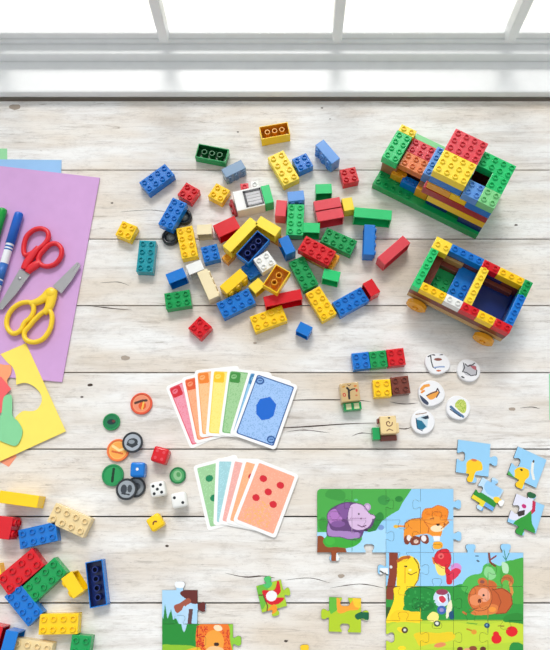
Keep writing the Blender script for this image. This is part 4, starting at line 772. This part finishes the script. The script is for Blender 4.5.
paper('paper_scrap', catmull([F(-60, 195), F(20, 194), F(45, 196), F(50, 215), F(45, 238), F(30, 262), F(30, 300), F(-60, 330)], 3), .0029, .0004, (246, 160, 112), 'orange paper scrap in the gap of the yellow cut-out paper', 'orange_paper')
paper('paper_scrap', [F(-60, 240), F(5, 246), F(48, 298), F(20, 330), F(10, 400), F(-60, 420)], .0034, .0004, (240, 98, 100), 'coral red pointed paper scrap at the left edge', 'red_paper')
paper('paper_shape', catmull([F(35, 322), F(50, 330), F(52, 370), F(54, 415), F(78, 440), F(97, 480), F(85, 525), F(65, 545), F(30, 535), F(-5, 520), F(-30, 500), F(-20, 440), F(5, 410), F(14, 340)], 4), .0038, .0008, (132, 206, 150), 'green cut-out paper shape like a pear, lying on the yellow paper', 'pear_green_paper')
paper('paper_sheet', [(549, 374), (575, 372), (580, 420), (549.5, 420)], 0, .0004, (150, 214, 170), 'pale green paper edge at the right border of the photo', 'mint_paper')
# ------------------------------------------------------------------ scissors
STEEL = mat('steel', (172, 172, 174), 0.35, 0.6)
S_ = lambda x, y: (x / 4.33, y / 4.33 + 200)
def scissors(label, colr, rings, shanks, blades, screw, z):
    zc = z + .005; c_ = P(*screw, zc); o = thing('scissors', (c_.x, c_.y, z), 0, label, 'scissors')
    m = mat('grip_' + label.split()[0], colr, .35)
    def W(p, zz): q_ = P(*p, zz); return (q_.x - c_.x, q_.y - c_.y, zz - z)
    for (ring, shank) in zip(rings, shanks):
        pth = [W(p, zc) for p in catmull([S_(*p) for p in ring], 6)]
        bm = sweep(pth, .0032, True, 1.15, 12)
        b2 = sweep([W(p, zc) for p in catmull([S_(*p[:2]) for p in shank], 5, False)], [.001 * r for r in catmull([(p[2],) for p in shank], 5, False) for r in r], False, .9 if len(shank) else 1, 12)
        me2 = bpy.data.meshes.new('t'); b2.to_mesh(me2); b2.free(); bm.from_mesh(me2)
        # flatten anything taller than the grip
        for v in bm.verts: v.co.z = max(.0004, min(.0092, v.co.z))
        link('handle', bm_mesh(bm, 'handle', [m], True), o)
    for i, bl in enumerate(blades):
        bm = bmesh.new(); zz = z + .0040 + i * .0014
        lo = [bm.verts.new(Vector(W(S_(*p), zz)) - Vector((0, 0, .0012))) for p in bl]; hi = [bm.verts.new(W(S_(*p), zz)) for p in bl]
        n = len(bl)
        for k in range(n): bm.faces.new((lo[k], lo[(k + 1) % n], hi[(k + 1) % n], hi[k]))
        bm.faces.new(hi); bm.faces.new(lo[::-1])
        link('blade', bm_mesh(bm, 'blade', [STEEL]), o)
    q_ = W(screw, z + .0052)
    if colr[1] > 100: link('hub', bm_mesh(lathe([(.0062, -.005), (.0062, .0036), (.0054, .0044), (0, .0046)], 24), 'hub', [m], True), o, q_)
    link('screw', bm_mesh(lathe([(.0024, -.002), (.0024, .0006), (.0015, .0012), (0, .0014)], 20), 'screw', [STEEL if colr[1] < 100 else m], True), o, q_)
ZP = .0023
scissors('red handled scissors with closed blades on the purple sheet', (222, 30, 44),
 [[(186, 198), (208, 168), (206, 138), (180, 124), (148, 130), (118, 155), (105, 190), (103, 225), (112, 240), (135, 232), (162, 215)],
  [(186, 222), (215, 194), (245, 190), (266, 212), (264, 245), (240, 276), (205, 288), (178, 280), (166, 262), (172, 240)]],
 [[(168, 205, 4), (140, 240, 5), (115, 275, 5), (104, 300, 4.5)], [(172, 272, 4.5), (150, 285, 5.5), (130, 300, 5), (118, 315, 4)]],
 [[(84, 300), (122, 322), (60, 408), (4, 470), (-14, 472), (30, 395)], [(92, 300), (130, 322), (70, 405), (10, 474), (-8, 474), (40, 395)]], S_(86, 340), ZP)
scissors('yellow handled scissors with blades slightly open, below the red pair', (246, 206, 40),
 [[(138, 446), (95, 446), (56, 470), (32, 510), (32, 552), (56, 578), (88, 566), (108, 530), (132, 510), (146, 478)],
  [(150, 520), (182, 490), (214, 480), (226, 510), (216, 560), (186, 602), (145, 616), (112, 604), (106, 574), (128, 546)]],
 [[(130, 450, 4), (165, 440, 5), (195, 422, 6), (215, 402, 6.5), (228, 388, 5)], [(190, 492, 4), (212, 465, 5.5), (222, 430, 6.5), (228, 400, 6.5), (236, 386, 5)]],
 [[(228, 372), (252, 394), (302, 326), (341, 272), (333, 269), (290, 312)], [(248, 390), (265, 405), (312, 345), (348, 284), (343, 273), (298, 330)]], S_(222, 402), ZP)
# ------------------------------------------------------------------ markers
def marker(a, b_, c_, capc, label):
    """a cap end, b cap/body joint, c body end (pixels)"""
    r = .0058; z = ZP + r; A, B_, C_ = P(*a, z), P(*b_, z), P(*c_, z); d = (B_ - A).normalized(); rot = d.to_track_quat('Z', 'Y').to_euler()
    o = thing('marker_pen', (A.x, A.y, ZP), 0, label, 'marker pen', 'marker pens on the purple sheet')
    lc = (B_ - A).length; lb = (C_ - B_).length
    link('cap', bm_mesh(lathe([(0, 0), (r * .8, 0), (r * .95, .001), (r, .003), (r, lc), (r * .9, lc)], 24), 'cap', [mat('cap_' + label.split()[0], capc, .3)], True), o, (0, 0, r), rot)
    body = link('barrel', bm_mesh(lathe([(r * .88, 0), (r * .88, lb), (r * .6, lb + .001), (0, lb + .001)], 24), 'barrel', [mat('marker_white', (236, 238, 242), .3)], True), o, tuple(B_ - A + Vector((0, 0, r))), rot)
    for t0, t1 in ((.003, .0055), (.0075, .0095), (.028, .05), (.052, .058)):
        if t1 < lb: link('printed_band', bm_mesh(lathe([(r * .885, t0), (r * .90, t0), (r * .90, t1), (r * .885, t1)], 24), 'band', [mat('band_' + label.split()[0], tuple(int(v * .8 + 30) for v in capc), .35)], True), body)
marker((19.3, 213), (10, 244), (-12, 318), (16, 96, 196), 'blue capped marker with white barrel beside the red scissors')
marker((3.2, 209), (-6, 240), (-28, 310), (14, 160, 60), 'green capped marker at the left edge of the photo')
